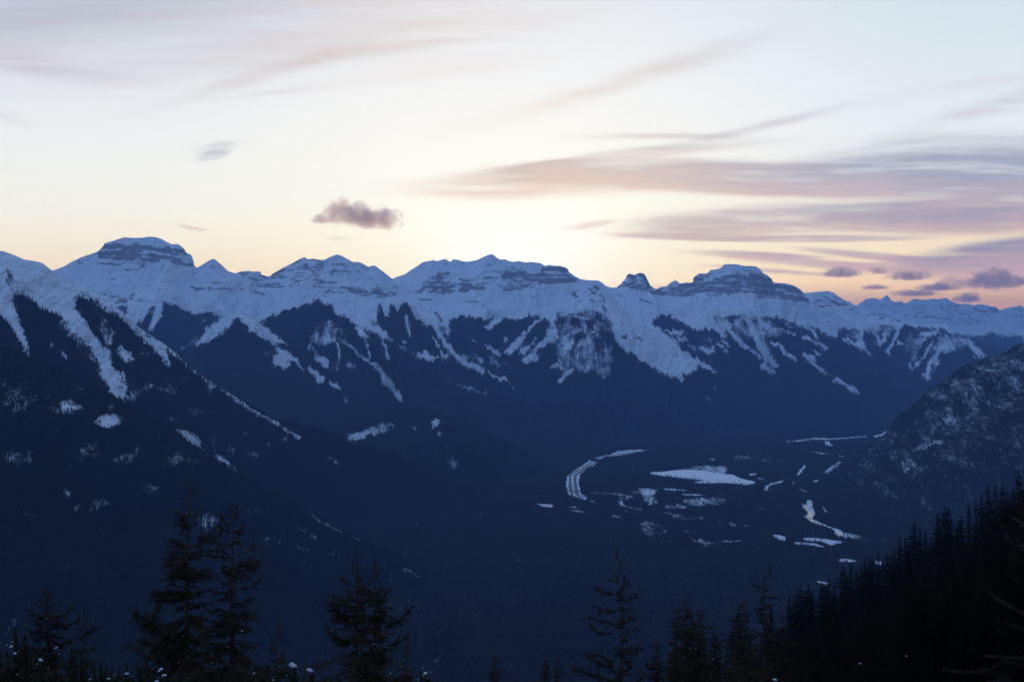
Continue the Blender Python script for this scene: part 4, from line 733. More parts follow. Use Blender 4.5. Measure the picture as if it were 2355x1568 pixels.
plant(LP, 'forest', 'dark conifer forest covering the low hump in the valley', 110)
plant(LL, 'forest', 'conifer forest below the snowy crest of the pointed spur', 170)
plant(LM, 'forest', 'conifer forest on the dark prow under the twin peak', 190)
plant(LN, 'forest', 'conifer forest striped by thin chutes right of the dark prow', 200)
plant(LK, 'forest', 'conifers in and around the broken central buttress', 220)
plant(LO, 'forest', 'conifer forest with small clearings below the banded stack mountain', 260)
plant(LJ, 'forest', 'conifers under the small cliff spur of the flat topped peak', 220)
# valley
n = 230000
rs = np.random.default_rng(5)
yy = np.where(rs.random(n) < .12, rs.uniform(10000.0, 14500.0, n), np.sqrt(rs.uniform(2550.0**2, 10500.0**2, n))); uu = rs.uniform(-.3, .49, n); x = uu*yy
px = CX+F*uu+(fbm(x/40, yy/120, 303, 3)-.5)*5; py = HY+F*900/yy+(fbm(x/40, yy/120, 304, 3)-.5)*1.6
T = vl.get(vl.T, px, py)
VK = dict(x=x, y=yy, T=T, px=CX+F*uu, py=HY+F*900/yy, rs=rs)
# ================================================================ highway, frozen lake, river in the valley
def ground_pts(c, pts, z=-899.4):
    return [Vector(((px-CX)/F*(-z*F/(py-HY)), -z*F/(py-HY), z)) for px, py in cv(c, pts)]
def flat_poly(name, c, pts, z, mat, parent=None, skirt=0.0):
    import bmesh
    P = ground_pts(c, pts, z)
    bm = bmesh.new(); vs = [bm.verts.new(p) for p in P]; f = bm.faces.new(vs)
    if f.normal.z < 0: f.normal_flip()
    bm.normal_update()
    if f.normal.z < 0: f.normal_flip()
    if skirt:
        r = bmesh.ops.extrude_face_region(bm, geom=[f]); bmesh.ops.translate(bm, verts=[g for g in r['geom'] if isinstance(g, bmesh.types.BMVert)], vec=(0, 0, -skirt))
        bmesh.ops.recalc_face_normals(bm, faces=bm.faces)
    bmesh.ops.triangulate(bm, faces=[g for g in bm.faces if len(g.verts) > 4])
    me = bpy.data.meshes.new(name); bm.to_mesh(me); bm.free(); me.materials.append(mat)
    return obj(name, me, parent)
def simple(name, col, rough=.8, spec=.3, nscale=None, var=.15):
    m, nt, b = new_mat(name)
    if nscale:
        g = nt.nodes.new('ShaderNodeNewGeometry'); n1 = noise(nt, g.outputs['Position'], nscale, 3)
        nt.links.new(nmix(nt, n1.smooth(.3, .7), tuple(v*(1-var) for v in col), tuple(v*(1+var) for v in col)), b.inputs['Base Color'])
    else: b.inputs['Base Color'].default_value = (*col, 1)
    b.inputs['Roughness'].default_value = rough; b.inputs['Specular IOR Level'].default_value = spec
    return m
M_road = simple('wet_asphalt', (.115,.115,.125), .7, .3, 1/30.0)
M_ice = simple('lake_ice_snow', (.80,.83,.88), .6, .3, 1/120.0, .05)
m_, nt_, b_ = new_mat('river_water'); M_water = m_
b_.inputs['Base Color'].default_value = (.02,.03,.04,1); b_.inputs['Roughness'].default_value = .06; b_.inputs['IOR'].default_value = 1.33; b_.inputs['Specular IOR Level'].default_value = 1.0
g = nt_.nodes.new('ShaderNodeNewGeometry'); n1 = noise(nt_, g.outputs['Position'], 1/5.0, 2); bp = nt_.nodes.new('ShaderNodeBump'); bp.inputs['Strength'].default_value = .04; bp.inputs['Distance'].default_value = .3
nt_.links.new(n1.k, bp.inputs['Height']); nt_.links.new(bp.outputs[0], b_.inputs['Normal'])
LC_ = [(765,390),(560,515),(300,665),(265,720),(265,850),(252,960),(275,1060),(300,1140),(375,1180),(360,1100),(347,1000),(330,880),(315,740),(340,680),(640,510),(825,385)]
RC_ = [(870,400),(760,458),(430,655),(380,700),(370,770),(375,880),(387,1000),(402,1130),(500,1212),(640,1258),(560,1205),(500,1150),(478,1112),(500,1075),(470,1000),(450,900),(435,770),(450,710),(500,658),(780,490),(915,398)]
SR_ = [(515,1122),(600,1165),(690,1215),(640,1212),(560,1175)]
for p in (LC_, RC_, SR_): o = flat_poly('road', 'U', p, -899.3, M_road); o['kind'] = 'structure'
o = flat_poly('road', 'U', [(860,305),(980,262),(1075,240),(1150,233),(1250,221),(1500,188),(1880,135),(1880,141),(1500,198),(1250,230),(1150,242),(1060,258),(960,290),(905,318)], -899.3, M_road); o['kind'] = 'structure'
o = flat_poly('frozen_lake', 'V', LAKE, -899.5, M_ice); o['kind'] = 'structure'
for p in ([(290,400),(370,378),(520,345),(522,378),(400,402),(420,470),(390,480),(340,450)],[(400,482),(430,490),(500,515),(582,548),(572,580),(532,620),(430,652),(398,640),(410,560)],[(420,660),(470,660),(530,690),(620,750),(690,772),(620,795),(545,745),(465,722)],[(1055,945),(1120,965),(1180,985),(1225,1030),(1215,1060),(1150,1040),(1080,1000)]):
    o = flat_poly('river', 'W', p, -899.2, M_water); o['kind'] = 'structure'
# overpass crossing the highway
a, b2 = ground_pts('U', [(225,1086),(545,1092)], -899.0); dv = (b2-a); Ln = dv.length; ang = math.atan2(dv.y, dv.x)
M_conc = simple('concrete', (.20,.20,.21), .9, .2, 1/4.0)
ov = empty('overpass', (a+b2)/2); ov.rotation_euler = (0, 0, ang); tag(ov, 'small concrete overpass carrying a side road across the highway bend', 'bridge')
obj('deck', box_mesh('deck', -Ln/2, Ln/2, -4.5, 4.5, 6.2, 7.4, [M_conc]), ov)
for s in (-1, 1): obj('parapet', box_mesh('parapet', -Ln/2, Ln/2, s*4.5-(.3 if s > 0 else 0), s*4.5+(0 if s > 0 else .3), 7.4, 8.6, [M_conc]), ov)
for t in (-.42, -.06, .1, .45): obj('pier', box_mesh('pier', t*Ln-.8, t*Ln+.8, -3.5, 3.5, 0, 6.2, [M_conc]), ov)
# forest standing on the valley floor, cut back from road, lake and river
V_ = VK; px, py, T = V_['px'], V_['py'], V_['T']
keepT = (V_['rs'].random(len(T)) < T*.9)
z_top = np.full(len(T), -1e9)
P = np.stack([V_['x'], V_['y'], np.full(len(T), -900.0)], -1)[keepT]
hh = V_['rs'].uniform(9, 17, len(P))*(.8+.2*fbm(P[:,0]/200, P[:,1]/200, 9, 2))
forest_mesh('forest', P, hh, 'dark conifer forest covering the flat valley floor around highway and lake', .19)

# a car with its lights on, and a pale cabin in the woods
def emit(name, col, s):
    m, nt, b = new_mat(name); b.inputs['Emission Color'].default_value = (*col, 1); b.inputs['Emission Strength'].default_value = s; return m
M_carp = simple('car_paint', (.35,.35,.36), .4, .5); M_glass = simple('dark_glass', (.02,.02,.025), .1, .5); M_tyre = simple('tyre', (.02,.02,.02), .9, .2); M_lamp = emit('headlamp', (1.0,.72,.40), 60)
p0, p1 = ground_pts('U', [(560,522),(500,565)], -899.2); q = ground_pts('U', [(530,543)], -899.2)[0]; dv = (p1-p0).normalized()
car = empty('car', q); car.rotation_euler = (0, 0, math.atan2(dv.y, dv.x)); tag(car, 'pale car with glowing headlights driving down the left carriageway', 'car')
import bmesh
def extrude_profile(name, prof, w_, mat, parent, bev=.08):
    bm = bmesh.new(); a_ = [bm.verts.new((x, -w_/2, z)) for x, z in prof]; f = bm.faces.new(a_); r = bmesh.ops.extrude_face_region(bm, geom=[f])
    bmesh.ops.translate(bm, verts=[v for v in r['geom'] if isinstance(v, bmesh.types.BMVert)], vec=(0, w_, 0)); bmesh.ops.recalc_face_normals(bm, faces=bm.faces)
    if bev: bmesh.ops.bevel(bm, geom=list(bm.edges), offset=bev, segments=2, affect='EDGES')
    me = bpy.data.meshes.new(name); bm.to_mesh(me); bm.free(); me.materials.append(mat); return obj(name, me, parent)
extrude_profile('body', [(-2.2,.35),(2.2,.35),(2.25,.75),(1.3,.95),(-1.6,.98),(-2.25,.85)], 1.8, M_carp, car)
extrude_profile('cabin', [(-1.7,.97),(1.0,.95),(.4,1.45),(-1.2,1.48)], 1.55, M_glass, car)
for sx in (-1.4, 1.4):
    for sy in (-.85, .85):
        bm = bmesh.new(); bmesh.ops.create_cone(bm, cap_ends=True, segments=20, radius1=.34, radius2=.34, depth=.22, matrix=Matrix.Translation((sx, sy, .34)) @ Matrix.Rotation(PI/2, 4, 'X'))
        me = bpy.data.meshes.new('wheel'); bm.to_mesh(me); bm.free(); me.materials.append(M_tyre); obj('wheel', me, car)
for sy in (-.6, .6):
    bm = bmesh.new(); bmesh.ops.create_uvsphere(bm, u_segments=12, v_segments=8, radius=.17, matrix=Matrix.Translation((2.2, sy, .66)))
    me = bpy.data.meshes.new('headlight'); bm.to_mesh(me); bm.free(); me.materials.append(M_lamp); obj('headlight', me, car)
q = ground_pts('F', [(1713,1412)], -900)[0]; cb = empty('cabin', q); tag(cb, 'small pale cabin alone in the valley forest below the snowy flats', 'building')
M_cream = simple('cream_boards', (.62,.52,.34), .8, .2, 1/1.5); M_roof = simple('dark_roof', (.05,.05,.055), .9, .2)
extrude_profile('wall', [(-4,0),(4,0),(4,6),(0,9),(-4,6)], 9, M_cream, cb, 0)
extrude_profile('roof', [(-4.8,5.55),(0,9.15),(4.8,5.55),(4.8,5.9),(0,9.6),(-4.8,5.9)], 10.4, M_roof, cb, 0).location = (0, 0, .02)
cb.rotation_euler = (0, 0, .35)
for x_ in (-2, 2): obj('window', box_mesh('window', x_-.6, x_+.6, -4.56, -4.5, 2.2, 3.8, [M_glass]), cb)
obj('door', box_mesh('door', -.55, .55, -4.57, -4.5, 0, 2.1, [M_roof]), cb)
# ================================================================ the slope under the viewer and the spruces on it
def gz(x, Y):
    x = np.asarray(x, float); Y = np.asarray(Y, float)
    k = np.where(x > 0, .53, .06)
    z = -2.0 - .4376*np.maximum(Y, 0) + .30*np.maximum(-Y, 0)*0 + k*x
    dr = np.interp(Y, [0, 4, 20, 80, 150, 230, 300], [0, 1.2, 5, 12, 9, 2, 0])
    z = z - dr - .34*np.maximum(Y-300, 0)
    return np.where(Y < 3, np.maximum(z, -2.0 - .4376*np.maximum(Y, 0) + k*x*.5), z)
xs = np.concatenate([-np.geomspace(900, 4, 70), np.linspace(-3.5, 3.5, 15), np.geomspace(4, 1300, 110)])
ys = np.concatenate([np.linspace(-80, -2, 20), np.linspace(0, 40, 60), np.geomspace(41, 1500, 130)])
Yg, X = np.meshgrid(ys, xs, indexing='ij'); Z = gz(X, Yg)
Z = Z + (fbm(X/14, Yg/14, 401, 4)-.5)*np.clip((np.abs(Yg)-6)*.08, .05, 4.0); Z = np.maximum(Z, -904)
m_, nt_, b_ = new_mat('forest_floor'); M_floor = m_
g = nt_.nodes.new('ShaderNodeNewGeometry'); n1 = noise(nt_, g.outputs['Position'], 1/2.5, 4)
nt_.links.new(nmix(nt_, n1.smooth(.72, .78), (.008,.007,.006), (.55,.58,.64)), b_.inputs['Base Color']); b_.inputs['Roughness'].default_value = 1; b_.inputs['Specular IOR Level'].default_value = 0
me = mesh_np('hillside', np.stack([X, Yg, Z], -1).reshape(-1, 3), grid_faces(*X.shape), mats=[M_floor])
o = obj('hillside', me); o['kind'] = 'structure'

def prisms(segs, n=3):
    """segs: (m,8) p0 p1 r0 r1 -> tapered prisms"""
    S_ = np.asarray(segs, np.float32); p0, p1, r0, r1 = S_[:,:3], S_[:,3:6], S_[:,6], S_[:,7]
    d = p1-p0; L = np.linalg.norm(d, axis=1, keepdims=True)+1e-9; d = d/L
    a = np.where(np.abs(d[:,2:3]) < .9, np.array([[0,0,1.]]), np.array([[1.,0,0]])); u_ = np.cross(d, a); u_ /= np.linalg.norm(u_, axis=1, keepdims=True)+1e-9; w_ = np.cross(d, u_)
    m = len(S_); V = np.zeros((m, 2*n, 3), np.float32)
    for k in range(n):
        c, s = math.cos(2*PI*k/n), math.sin(2*PI*k/n)
        o_ = u_*c+w_*s; V[:,k] = p0+o_*r0[:,None]; V[:,n+k] = p1+o_*r1[:,None]
    i = np.arange(m, dtype=np.int32)[:,None]*2*n
    Fq = np.concatenate([np.concatenate([i+k, i+(k+1) % n, i+n+(k+1) % n, i+n+k], 1) for k in range(n)])
    return V.reshape(-1, 3), Fq
def seg_mesh(name, segs, mat, n=3, smooth=False):
    V, Fq = prisms(segs, n); return mesh_np(name, V, Fq, smooth=smooth, mats=[mat])
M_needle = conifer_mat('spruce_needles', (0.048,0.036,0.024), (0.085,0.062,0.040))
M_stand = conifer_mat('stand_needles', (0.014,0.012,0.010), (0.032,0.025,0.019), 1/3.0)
M_bark = conifer_mat('spruce_bark', (0.075,0.052,0.038), (0.12,0.085,0.062))
M_pine = conifer_mat('pine_needles', (0.055,0.054,0.036), (0.09,0.083,0.055))
M_twig = conifer_mat('bare_twig', (0.045,0.033,0.025), (0.075,0.055,0.042))
M_snowc = simple('snow_clump', (.60,.62,.68), .7, .2)

def twigs(cr, r, p, d, L, n, tl, fat, droop=(-.05, .75), ang=(.5, 1.25), sub=3, keep=1.0):
    """n needle-clad twigs along the piece p + d*[0,L], each with side twigs"""
    if n <= 0: return
    t = (np.arange(n)+r.random(n))/n; b0 = p+d*(L*t)[:,None]
    a = r.uniform(*ang, n)*np.where(r.random(n) < .5, 1, -1); ca, sa = np.cos(a), np.sin(a)
    td = np.stack([d[0]*ca-d[1]*sa, d[0]*sa+d[1]*ca, d[2]-r.uniform(*droop, n)], -1)+r.normal(0, .10, (n, 3))
    td /= np.linalg.norm(td, axis=1, keepdims=True); l = tl*r.uniform(.35, 1.0, n)
    b1 = b0+td*l[:,None]; f = np.full((n, 1), fat)
    cr.append(np.concatenate([b0, b1, f, f*.5], 1))
    for _ in range(sub):
        c0 = b0+td*(l*r.uniform(.15, .95, n))[:,None]; t2 = td+r.normal(0, .55, (n, 3)); t2[:,2] -= .2; t2 /= np.linalg.norm(t2, axis=1, keepdims=True)
        cr.append(np.concatenate([c0, c0+t2*(l*r.uniform(.3, .7, n))[:,None], f*.85, f*.4], 1))
def spruce(H, seed, R=.16, detail=5.5, whorl=.18, gaps=0.0, spike=1.0, lean=0.0, top=1.0, tw=.026, rad=.0105, leader=.5, power=.85, nb=(5, 8), sub=3, tlk=1.0):
    """trunk and crown segments of a subalpine spruce with base at the origin; R = crown radius / height"""
    r = np.random.default_rng(seed); tr = []; cr = []
    cur = lambda h: np.array([lean*(h/H)**2*H*.1+.02*math.sin(h*1.3+seed), .02*math.cos(h*1.1+seed), h])
    N = 14
    for i in range(N):
        h0, h1 = H*i/N, H*(i+1)/N; f = lambda h: max(.006, .011*(H-h)+.006)
        tr.append([*cur(h0), *cur(h1), f(h0), f(h1)])
    tr.append([*cur(H-leader), *cur(H), .016, .009])
    h = H-leader; blob = r.uniform(.75, 1.25, 40)
    while h > H*.06:
        s = H-h; n = int(r.integers(nb[0], nb[1])); fine = s < detail; lump = blob[int(s/.55) % 40]
        for k in range(n):
            if r.random() < gaps or (s < leader+1.1 and r.random() > top): continue
            az = 2*PI*(k+r.random()*.9)/n; L = R*H*(s/H)**power*r.uniform(.45, 1.25)*lump+.09
            if s < leader+.45: L *= .9*spike; e = r.uniform(.3, .9)
            elif s < leader+1.2: L *= spike; e = r.uniform(-.15, .5)
            else: e = r.uniform(-.55, .18)
            hh = h+r.uniform(-1.0, 1.0)*whorl; p = cur(min(hh, H-leader*.8)); m = 5 if fine else 3
            d = np.array([math.cos(az)*math.cos(e), math.sin(az)*math.cos(e), math.sin(e)]); st = L/m; rb = max(.005, .010*L)
            for q in range(m):
                d2 = d+np.array([0, 0, .12 if q >= m-2 else -.05])+r.normal(0, .07, 3); d2 /= np.linalg.norm(d2)
                p1 = p+d2*st; fat = rad
                cr.append(np.array([[*p, *p1, max(rb*(1-q/m), fat*.9), max(rb*(1-(q+1)/m), fat*.6)]]))
                cnt = int(st/tw+.5)
                if s < leader+.35: cnt = int(cnt*.30)
                twigs(cr, r, p, d2, st, cnt, min(.30, .07+.30*L*(1-.6*(q+.3)/m))*tlk, fat, sub=sub)
                p = p1; d = d2
        h -= whorl*r.uniform(.7, 1.3)*(1 if s < detail else 1.6)
    return tr, np.concatenate(cr)
def limb(cr, pts, r0, r1, seed, tw=.024, tl=.14, dens=1.0, side=(.4, 1.3), fat=.0105, sub=3, hang=.35):
    """a branch given by its points (metres from the base), clad in twigs"""
    r = np.random.default_rng(seed); n = len(pts)-1; out = []
    for i in range(n):
        a, b = np.array(pts[i], float), np.array(pts[i+1], float); L = np.linalg.norm(b-a); d = (b-a)/L
        out.append(np.array([[*a, *b, r0+(r1-r0)*i/n, r0+(r1-r0)*(i+1)/n]]))
        k = int(L/tw*dens)
        if k:
            c = a+(b-a)*r.random((k, 1)); v = r.normal(0, 1, (k, 3)); v -= (v@d)[:,None]*d; v /= np.linalg.norm(v, axis=1, keepdims=True)+1e-9; v[:,2] -= hang
            td = d*.62+v*np.sin(r.uniform(*side, (k, 1))); td /= np.linalg.norm(td, axis=1, keepdims=True); l = tl*r.uniform(.4, 1.1, (k, 1))*(1-.4*(i+.5)/n); f = np.full((k, 1), fat)
            out.append(np.concatenate([c, c+td*l, f, f*.45], 1))
            for _ in range(sub):
                c0 = c+td*l*r.uniform(.2, .9, (k, 1)); t2 = td+r.normal(0, .55, (k, 3)); t2[:,2] -= .2; t2 /= np.linalg.norm(t2, axis=1, keepdims=True)
                out.append(np.concatenate([c0, c0+t2*l*.5, f*.85, f*.4], 1))
    return np.concatenate([cr]+out) if len(cr) else np.concatenate(out)
def add_tree(tip, Y, label, seed, group=None, name='spruce_tree', limbs=(), twin=(), **kw):
    P = at(tip[0], tip[1], Y); z0 = float(gz(P.x, Y))-.15; H = P.z-z0
    e = empty(name, (P.x, Y, z0)); tag(e, label, 'tree', group)
    tr, cr = spruce(H, seed, **kw)
    for lb in limbs:
        pts = [(lambda q: (q.x-P.x, q.y-Y, q.z-z0))(at(a, b, Y+(c if c else 0))) for a, b, c in [(p if len(p) == 3 else (*p, 0)) for p in lb['p']]]
        a_ = dict(tl=lb.get('tl', .14), dens=lb.get('d', 1.0))
        if lb.get('bare'): tr = list(limb(np.array(tr), pts, lb.get('r0', .02), lb.get('r1', .008), lb.get('s', 1), **a_))
        else: cr = limb(cr, pts, lb.get('r0', .02), lb.get('r1', .008), lb.get('s', 1), **a_)
    obj('trunk', seg_mesh('trunk', tr, M_bark, 6, True), e); obj('crown', seg_mesh('crown', cr, M_needle, 3), e)
    return e, H
def Pp(*p): return [((400+x/2.851)/1.73928, (1850+y/2.851)/1.73928) for x, y in p]
def Rp(*p): return [((2250+x/2.617)/1.73928, (2150+y/2.617)/1.73928) for x, y in p]
def Ip(*p): return [((0+x/1.896)/1.73928, (1900+y/1.896)/1.73928) for x, y in p]
def Jp(*p): return [((1000+x/2.141)/1.73928, (2000+y/2.141)/1.73928) for x, y in p]
YA = 17.0
add_tree((433,1093), YA, 'tall ragged spruce with a long bare leader, left one of the close pair', 11, R=.165, leader=.62, top=.45, gaps=.12, whorl=.15, spike=1.15,
    limbs=[dict(p=Pp((1020,350),(980,320)),r0=.010,r1=.006,d=.3),dict(p=Pp((1022,358),(1120,348)),r0=.012,r1=.006,d=.4,tl=.06),dict(p=Pp((1020,412),(960,408)),r0=.01,r1=.006,d=.4,tl=.05),dict(p=Pp((1020,416),(1090,412)),r0=.01,r1=.006,d=.4,tl=.05),
           dict(p=Pp((1018,618),(940,575),(838,545)),r0=.018,r1=.009,d=.6,tl=.10,s=3),dict(p=Pp((1020,600),(1140,593)),r0=.014,r1=.008,d=.5,tl=.07,s=4),dict(p=Pp((1010,745),(940,715),(850,677)),r0=.018,r1=.008,d=.7,s=5),dict(p=Pp((1040,720),(1110,700)),r0=.014,r1=.008,s=6),
           dict(p=Pp((1080,960),(1200,890),(1300,855)),r0=.028,r1=.010,d=1.6,s=7,tl=.2),dict(p=Pp((1120,930),(1230,840),(1320,765)),r0=.016,r1=.006,d=.5,s=8),dict(p=Pp((1000,990),(900,930),(830,880)),r0=.024,r1=.009,d=1.5,s=9,tl=.2),
           dict(p=Pp((1000,1100),(880,1080),(780,1048)),r0=.028,r1=.010,d=1.8,s=10,tl=.2),dict(p=Pp((990,1180),(870,1150),(780,1135)),r0=.028,r1=.010,d=1.8,s=12,tl=.2),dict(p=Pp((1000,1330),(880,1300),(800,1290)),r0=.03,r1=.012,d=2,s=13,tl=.22),
           dict(p=Ip((1400,900),(1260,890),(1140,898)),r0=.03,r1=.010,d=1.5,s=14,tl=.2),dict(p=Ip((1380,960),(1280,900),(1200,940),(1190,1000)),r0=.03,r1=.012,d=2.2,s=15,tl=.2),dict(p=Ip((1400,1300),(1250,1210),(1130,1120),(1030,1060)),r0=.035,r1=.012,d=2.6,s=16,tl=.26),
           dict(p=Ip((1300,1230),(1200,1170),(1150,1080)),r0=.03,r1=.012,d=2.4,s=17,tl=.22),dict(p=Ip((1400,1380),(1250,1300),(1110,1260)),r0=.035,r1=.012,d=2.4,s=18,tl=.26),dict(p=Ip((1400,1450),(1300,1380),(1180,1340)),r0=.03,r1=.012,d=2.4,s=19,tl=.26)])
add_tree((537,1150), YA+.5, 'ragged spruce with a forked star shaped top, right one of the close pair', 23, R=.17, leader=.36, top=.5, gaps=.15, whorl=.16, spike=1.0,
    limbs=[dict(p=Pp((1520,560),(1445,430)),r0=.012,r1=.006,d=.3,tl=.05),dict(p=Pp((1530,560),(1575,465)),r0=.012,r1=.006,d=.3,tl=.05),dict(p=Pp((1520,570),(1420,540)),r0=.012,r1=.007,d=.4,tl=.06),dict(p=Pp((1525,570),(1655,530)),r0=.013,r1=.007,d=.5,tl=.06),dict(p=Pp((1520,620),(1450,605)),r0=.012,r1=.008,d=.6,tl=.08),dict(p=Pp((1530,615),(1630,595)),r0=.012,r1=.008,d=.6,tl=.08),
           dict(p=Pp((1370,860),(1385,700),(1365,570)),r0=.018,r1=.010,d=.6,tl=.09,s=3),dict(p=Pp((1480,760),(1420,660),(1385,575)),r0=.018,r1=.010,d=.7,tl=.09,s=4),dict(p=Pp((1480,790),(1390,750),(1305,725)),r0=.018,r1=.008,d=.9,s=5),dict(p=Pp((1500,800),(1660,800)),r0=.018,r1=.010,d=1.2,s=6,tl=.10),dict(p=Pp((1540,790),(1600,760),(1635,690)),r0=.014,r1=.008,d=.9,s=7,tl=.09),
           dict(p=Pp((1480,1050),(1350,1000),(1215,1000)),r0=.02,r1=.008,d=.9,s=8),dict(p=Pp((1560,1060),(1690,1000),(1740,930),(1740,775)),r0=.018,r1=.006,d=.35,bare=1,s=9),dict(p=Pp((1690,985),(1750,950),(1825,945)),r0=.012,r1=.006,d=.3,bare=1,s=10),dict(p=Pp((1560,1200),(1700,1150),(1790,1190)),r0=.03,r1=.012,d=2.2,s=11,tl=.2),dict(p=Pp((1700,1170),(1790,1150),(1870,1050)),r0=.014,r1=.006,d=.3,bare=1,s=12),
           dict(p=Pp((1600,1450),(1750,1400),(1860,1280)),r0=.02,r1=.006,d=.7,s=13),dict(p=Ip((1780,1000),(1880,1060),(1990,990)),r0=.02,r1=.006,d=.7,s=14),dict(p=Ip((1700,1200),(1560,1180),(1500,1290)),r0=.02,r1=.006,d=1.0,s=15),dict(p=Ip((1780,760),(1900,690),(2005,610)),r0=.02,r1=.006,d=.8,s=16)])
add_tree((640,1412), YA+1.4, 'small broken spruce crown leaning against the close pair on their right side', 31, R=.13, leader=.4, gaps=.2, whorl=.17)
add_tree((565,1440), YA-1.8, 'short thin spruce in front of the close pair', 37, R=.16, leader=.3, gaps=.1, whorl=.15)
add_tree((470,1400), YA-2.0, 'low bushy spruce filling the gap under the close pair', 38, R=.2, leader=.3, gaps=.0, whorl=.20)
add_tree((112,1352), 19.0, 'stocky spruce with a dense pointed top at the far left', 41, R=.20, leader=.16, gaps=.0, whorl=.14, limbs=[dict(p=Ip((400,1090),(500,1060),(550,990)),r0=.02,r1=.008,d=1.2,s=2),dict(p=Ip((400,1150),(520,1130),(600,1100)),r0=.02,r1=.008,d=1.4,s=3)])
add_tree((192,1384), 19.6, 'thin pointed spruce right beside the stocky one at the far left', 43, R=.12, leader=.45, gaps=.05, whorl=.16, limbs=[dict(p=Ip((640,1200),(700,1180),(735,1140)),r0=.02,r1=.008,d=1.0,s=2)])
add_tree((822,1251), 21.0, 'dense conical spruce left of the two in the middle group', 53, R=.19, leader=.55, gaps=.04, whorl=.20,
    limbs=[dict(p=Jp((925,485),(870,440)),r0=.01,r1=.006,d=.4,tl=.07),dict(p=Jp((925,490),(970,480)),r0=.01,r1=.006,d=.4,tl=.07),dict(p=Jp((880,640),(890,500)),r0=.013,r1=.006,d=.4,tl=.07),dict(p=Jp((860,720),(810,690),(765,660)),r0=.016,r1=.006,d=.9),dict(p=Jp((860,900),(780,850),(720,820)),r0=.03,r1=.01,d=1.8,tl=.2),dict(p=Jp((850,1050),(760,980),(700,890),(685,885)),r0=.035,r1=.012,d=2.6,tl=.24,s=4),dict(p=Jp((850,1230),(760,1180),(670,1130)),r0=.035,r1=.012,d=2.4,tl=.24,s=5)])
add_tree((865,1291), 21.6, 'forked top spruce at the right of the middle group', 59, R=.17, leader=.4, gaps=.08, whorl=.15,
    limbs=[dict(p=Jp((1075,640),(1060,480)),r0=.012,r1=.006,d=.3,tl=.05),dict(p=Jp((1080,640),(1090,510)),r0=.012,r1=.006,d=.3,tl=.05),dict(p=Jp((1090,620),(1130,570)),r0=.01,r1=.006,d=.3,tl=.05),dict(p=Jp((1070,630),(1005,570)),r0=.01,r1=.006,d=.3,tl=.05),dict(p=Jp((1150,1100),(1250,1040),(1330,990),(1380,910)),r0=.03,r1=.009,d=1.6,tl=.2),dict(p=Jp((1100,860),(1150,820),(1195,765)),r0=.018,r1=.007,d=.8),dict(p=Jp((1180,1250),(1270,1220),(1350,1160)),r0=.03,r1=.009,d=1.2,tl=.18)])
add_tree((936,1455), 22.5, 'narrow short spruce standing close at the right edge of the middle group', 61, R=.12, leader=.3, gaps=.1, whorl=.15)
add_tree((751,1479), 20.0, 'very thin bare topped spruce low down left of the middle group', 67, R=.13, leader=.55, gaps=.2, whorl=.17)
add_tree((702,1508), 19.5, 'low feathery spruce top between the close pair and the middle group', 69, R=.16, leader=.25, gaps=.1, whorl=.15)
# the sparse one with the crooked leader
bx = [(565,480),(575,400),(600,350),(617,290),(600,245),(572,215)]
add_tree((1428,1345), 20.0, 'sparse open spruce with a crooked bare leader, alone in the middle', 71, R=.085, leader=.25, gaps=.35, whorl=.26, spike=.9, nb=(4, 6),
    limbs=[dict(p=Rp(*bx),r0=.020,r1=.010,d=0,bare=1),dict(p=Rp((572,215),(562,150),(558,98)),r0=.016,r1=.010,d=0,bare=1),dict(p=Rp((575,215),(580,150)),r0=.014,r1=.010,d=0,bare=1),dict(p=Rp((565,410),(540,375),(512,345)),r0=.010,r1=.006,d=.3,tl=.05),dict(p=Rp((640,500),(645,430),(649,370)),r0=.014,r1=.006,d=.5,tl=.08),
           dict(p=Rp((550,450),(485,435)),r0=.012,r1=.008,d=1,tl=.07),dict(p=Rp((560,600),(650,520),(690,475)),r0=.02,r1=.008,d=0.96,s=2),dict(p=Rp((540,590),(430,570),(320,520)),r0=.024,r1=.008,d=0.96,s=3),dict(p=Rp((560,650),(680,650),(780,610)),r0=.024,r1=.008,d=0.90,s=4),dict(p=Rp((550,770),(420,745),(330,705)),r0=.026,r1=.009,d=1.08,s=5),dict(p=Rp((560,760),(660,740),(740,730)),r0=.022,r1=.008,d=0.84,s=6),
           dict(p=Rp((540,900),(400,860),(250,830)),r0=.028,r1=.009,d=0.90,s=7),dict(p=Rp((560,900),(680,880),(740,810)),r0=.028,r1=.009,d=1.14,s=8),dict(p=Rp((520,1000),(380,990),(285,930)),r0=.028,r1=.009,d=1.08,s=9),dict(p=Rp((660,960),(740,960),(800,940)),r0=.02,r1=.008,d=0.84,s=10),dict(p=Rp((540,1300),(400,1230),(215,1220)),r0=.032,r1=.01,d=1.08,s=11,tl=0.15),dict(p=Rp((550,1230),(700,1200),(820,1150)),r0=.034,r1=.012,d=1.56,s=12,tl=0.20),
           dict(p=Rp((540,1350),(400,1330),(240,1240)),r0=.03,r1=.01,d=1.08,s=13,tl=0.15),dict(p=Rp((540,1500),(300,1430),(100,1360)),r0=.036,r1=.012,d=1.32,s=14,tl=0.17),dict(p=Rp((550,1480),(650,1400),(720,1330)),r0=.034,r1=.012,d=1.20,s=15,tl=0.17)])
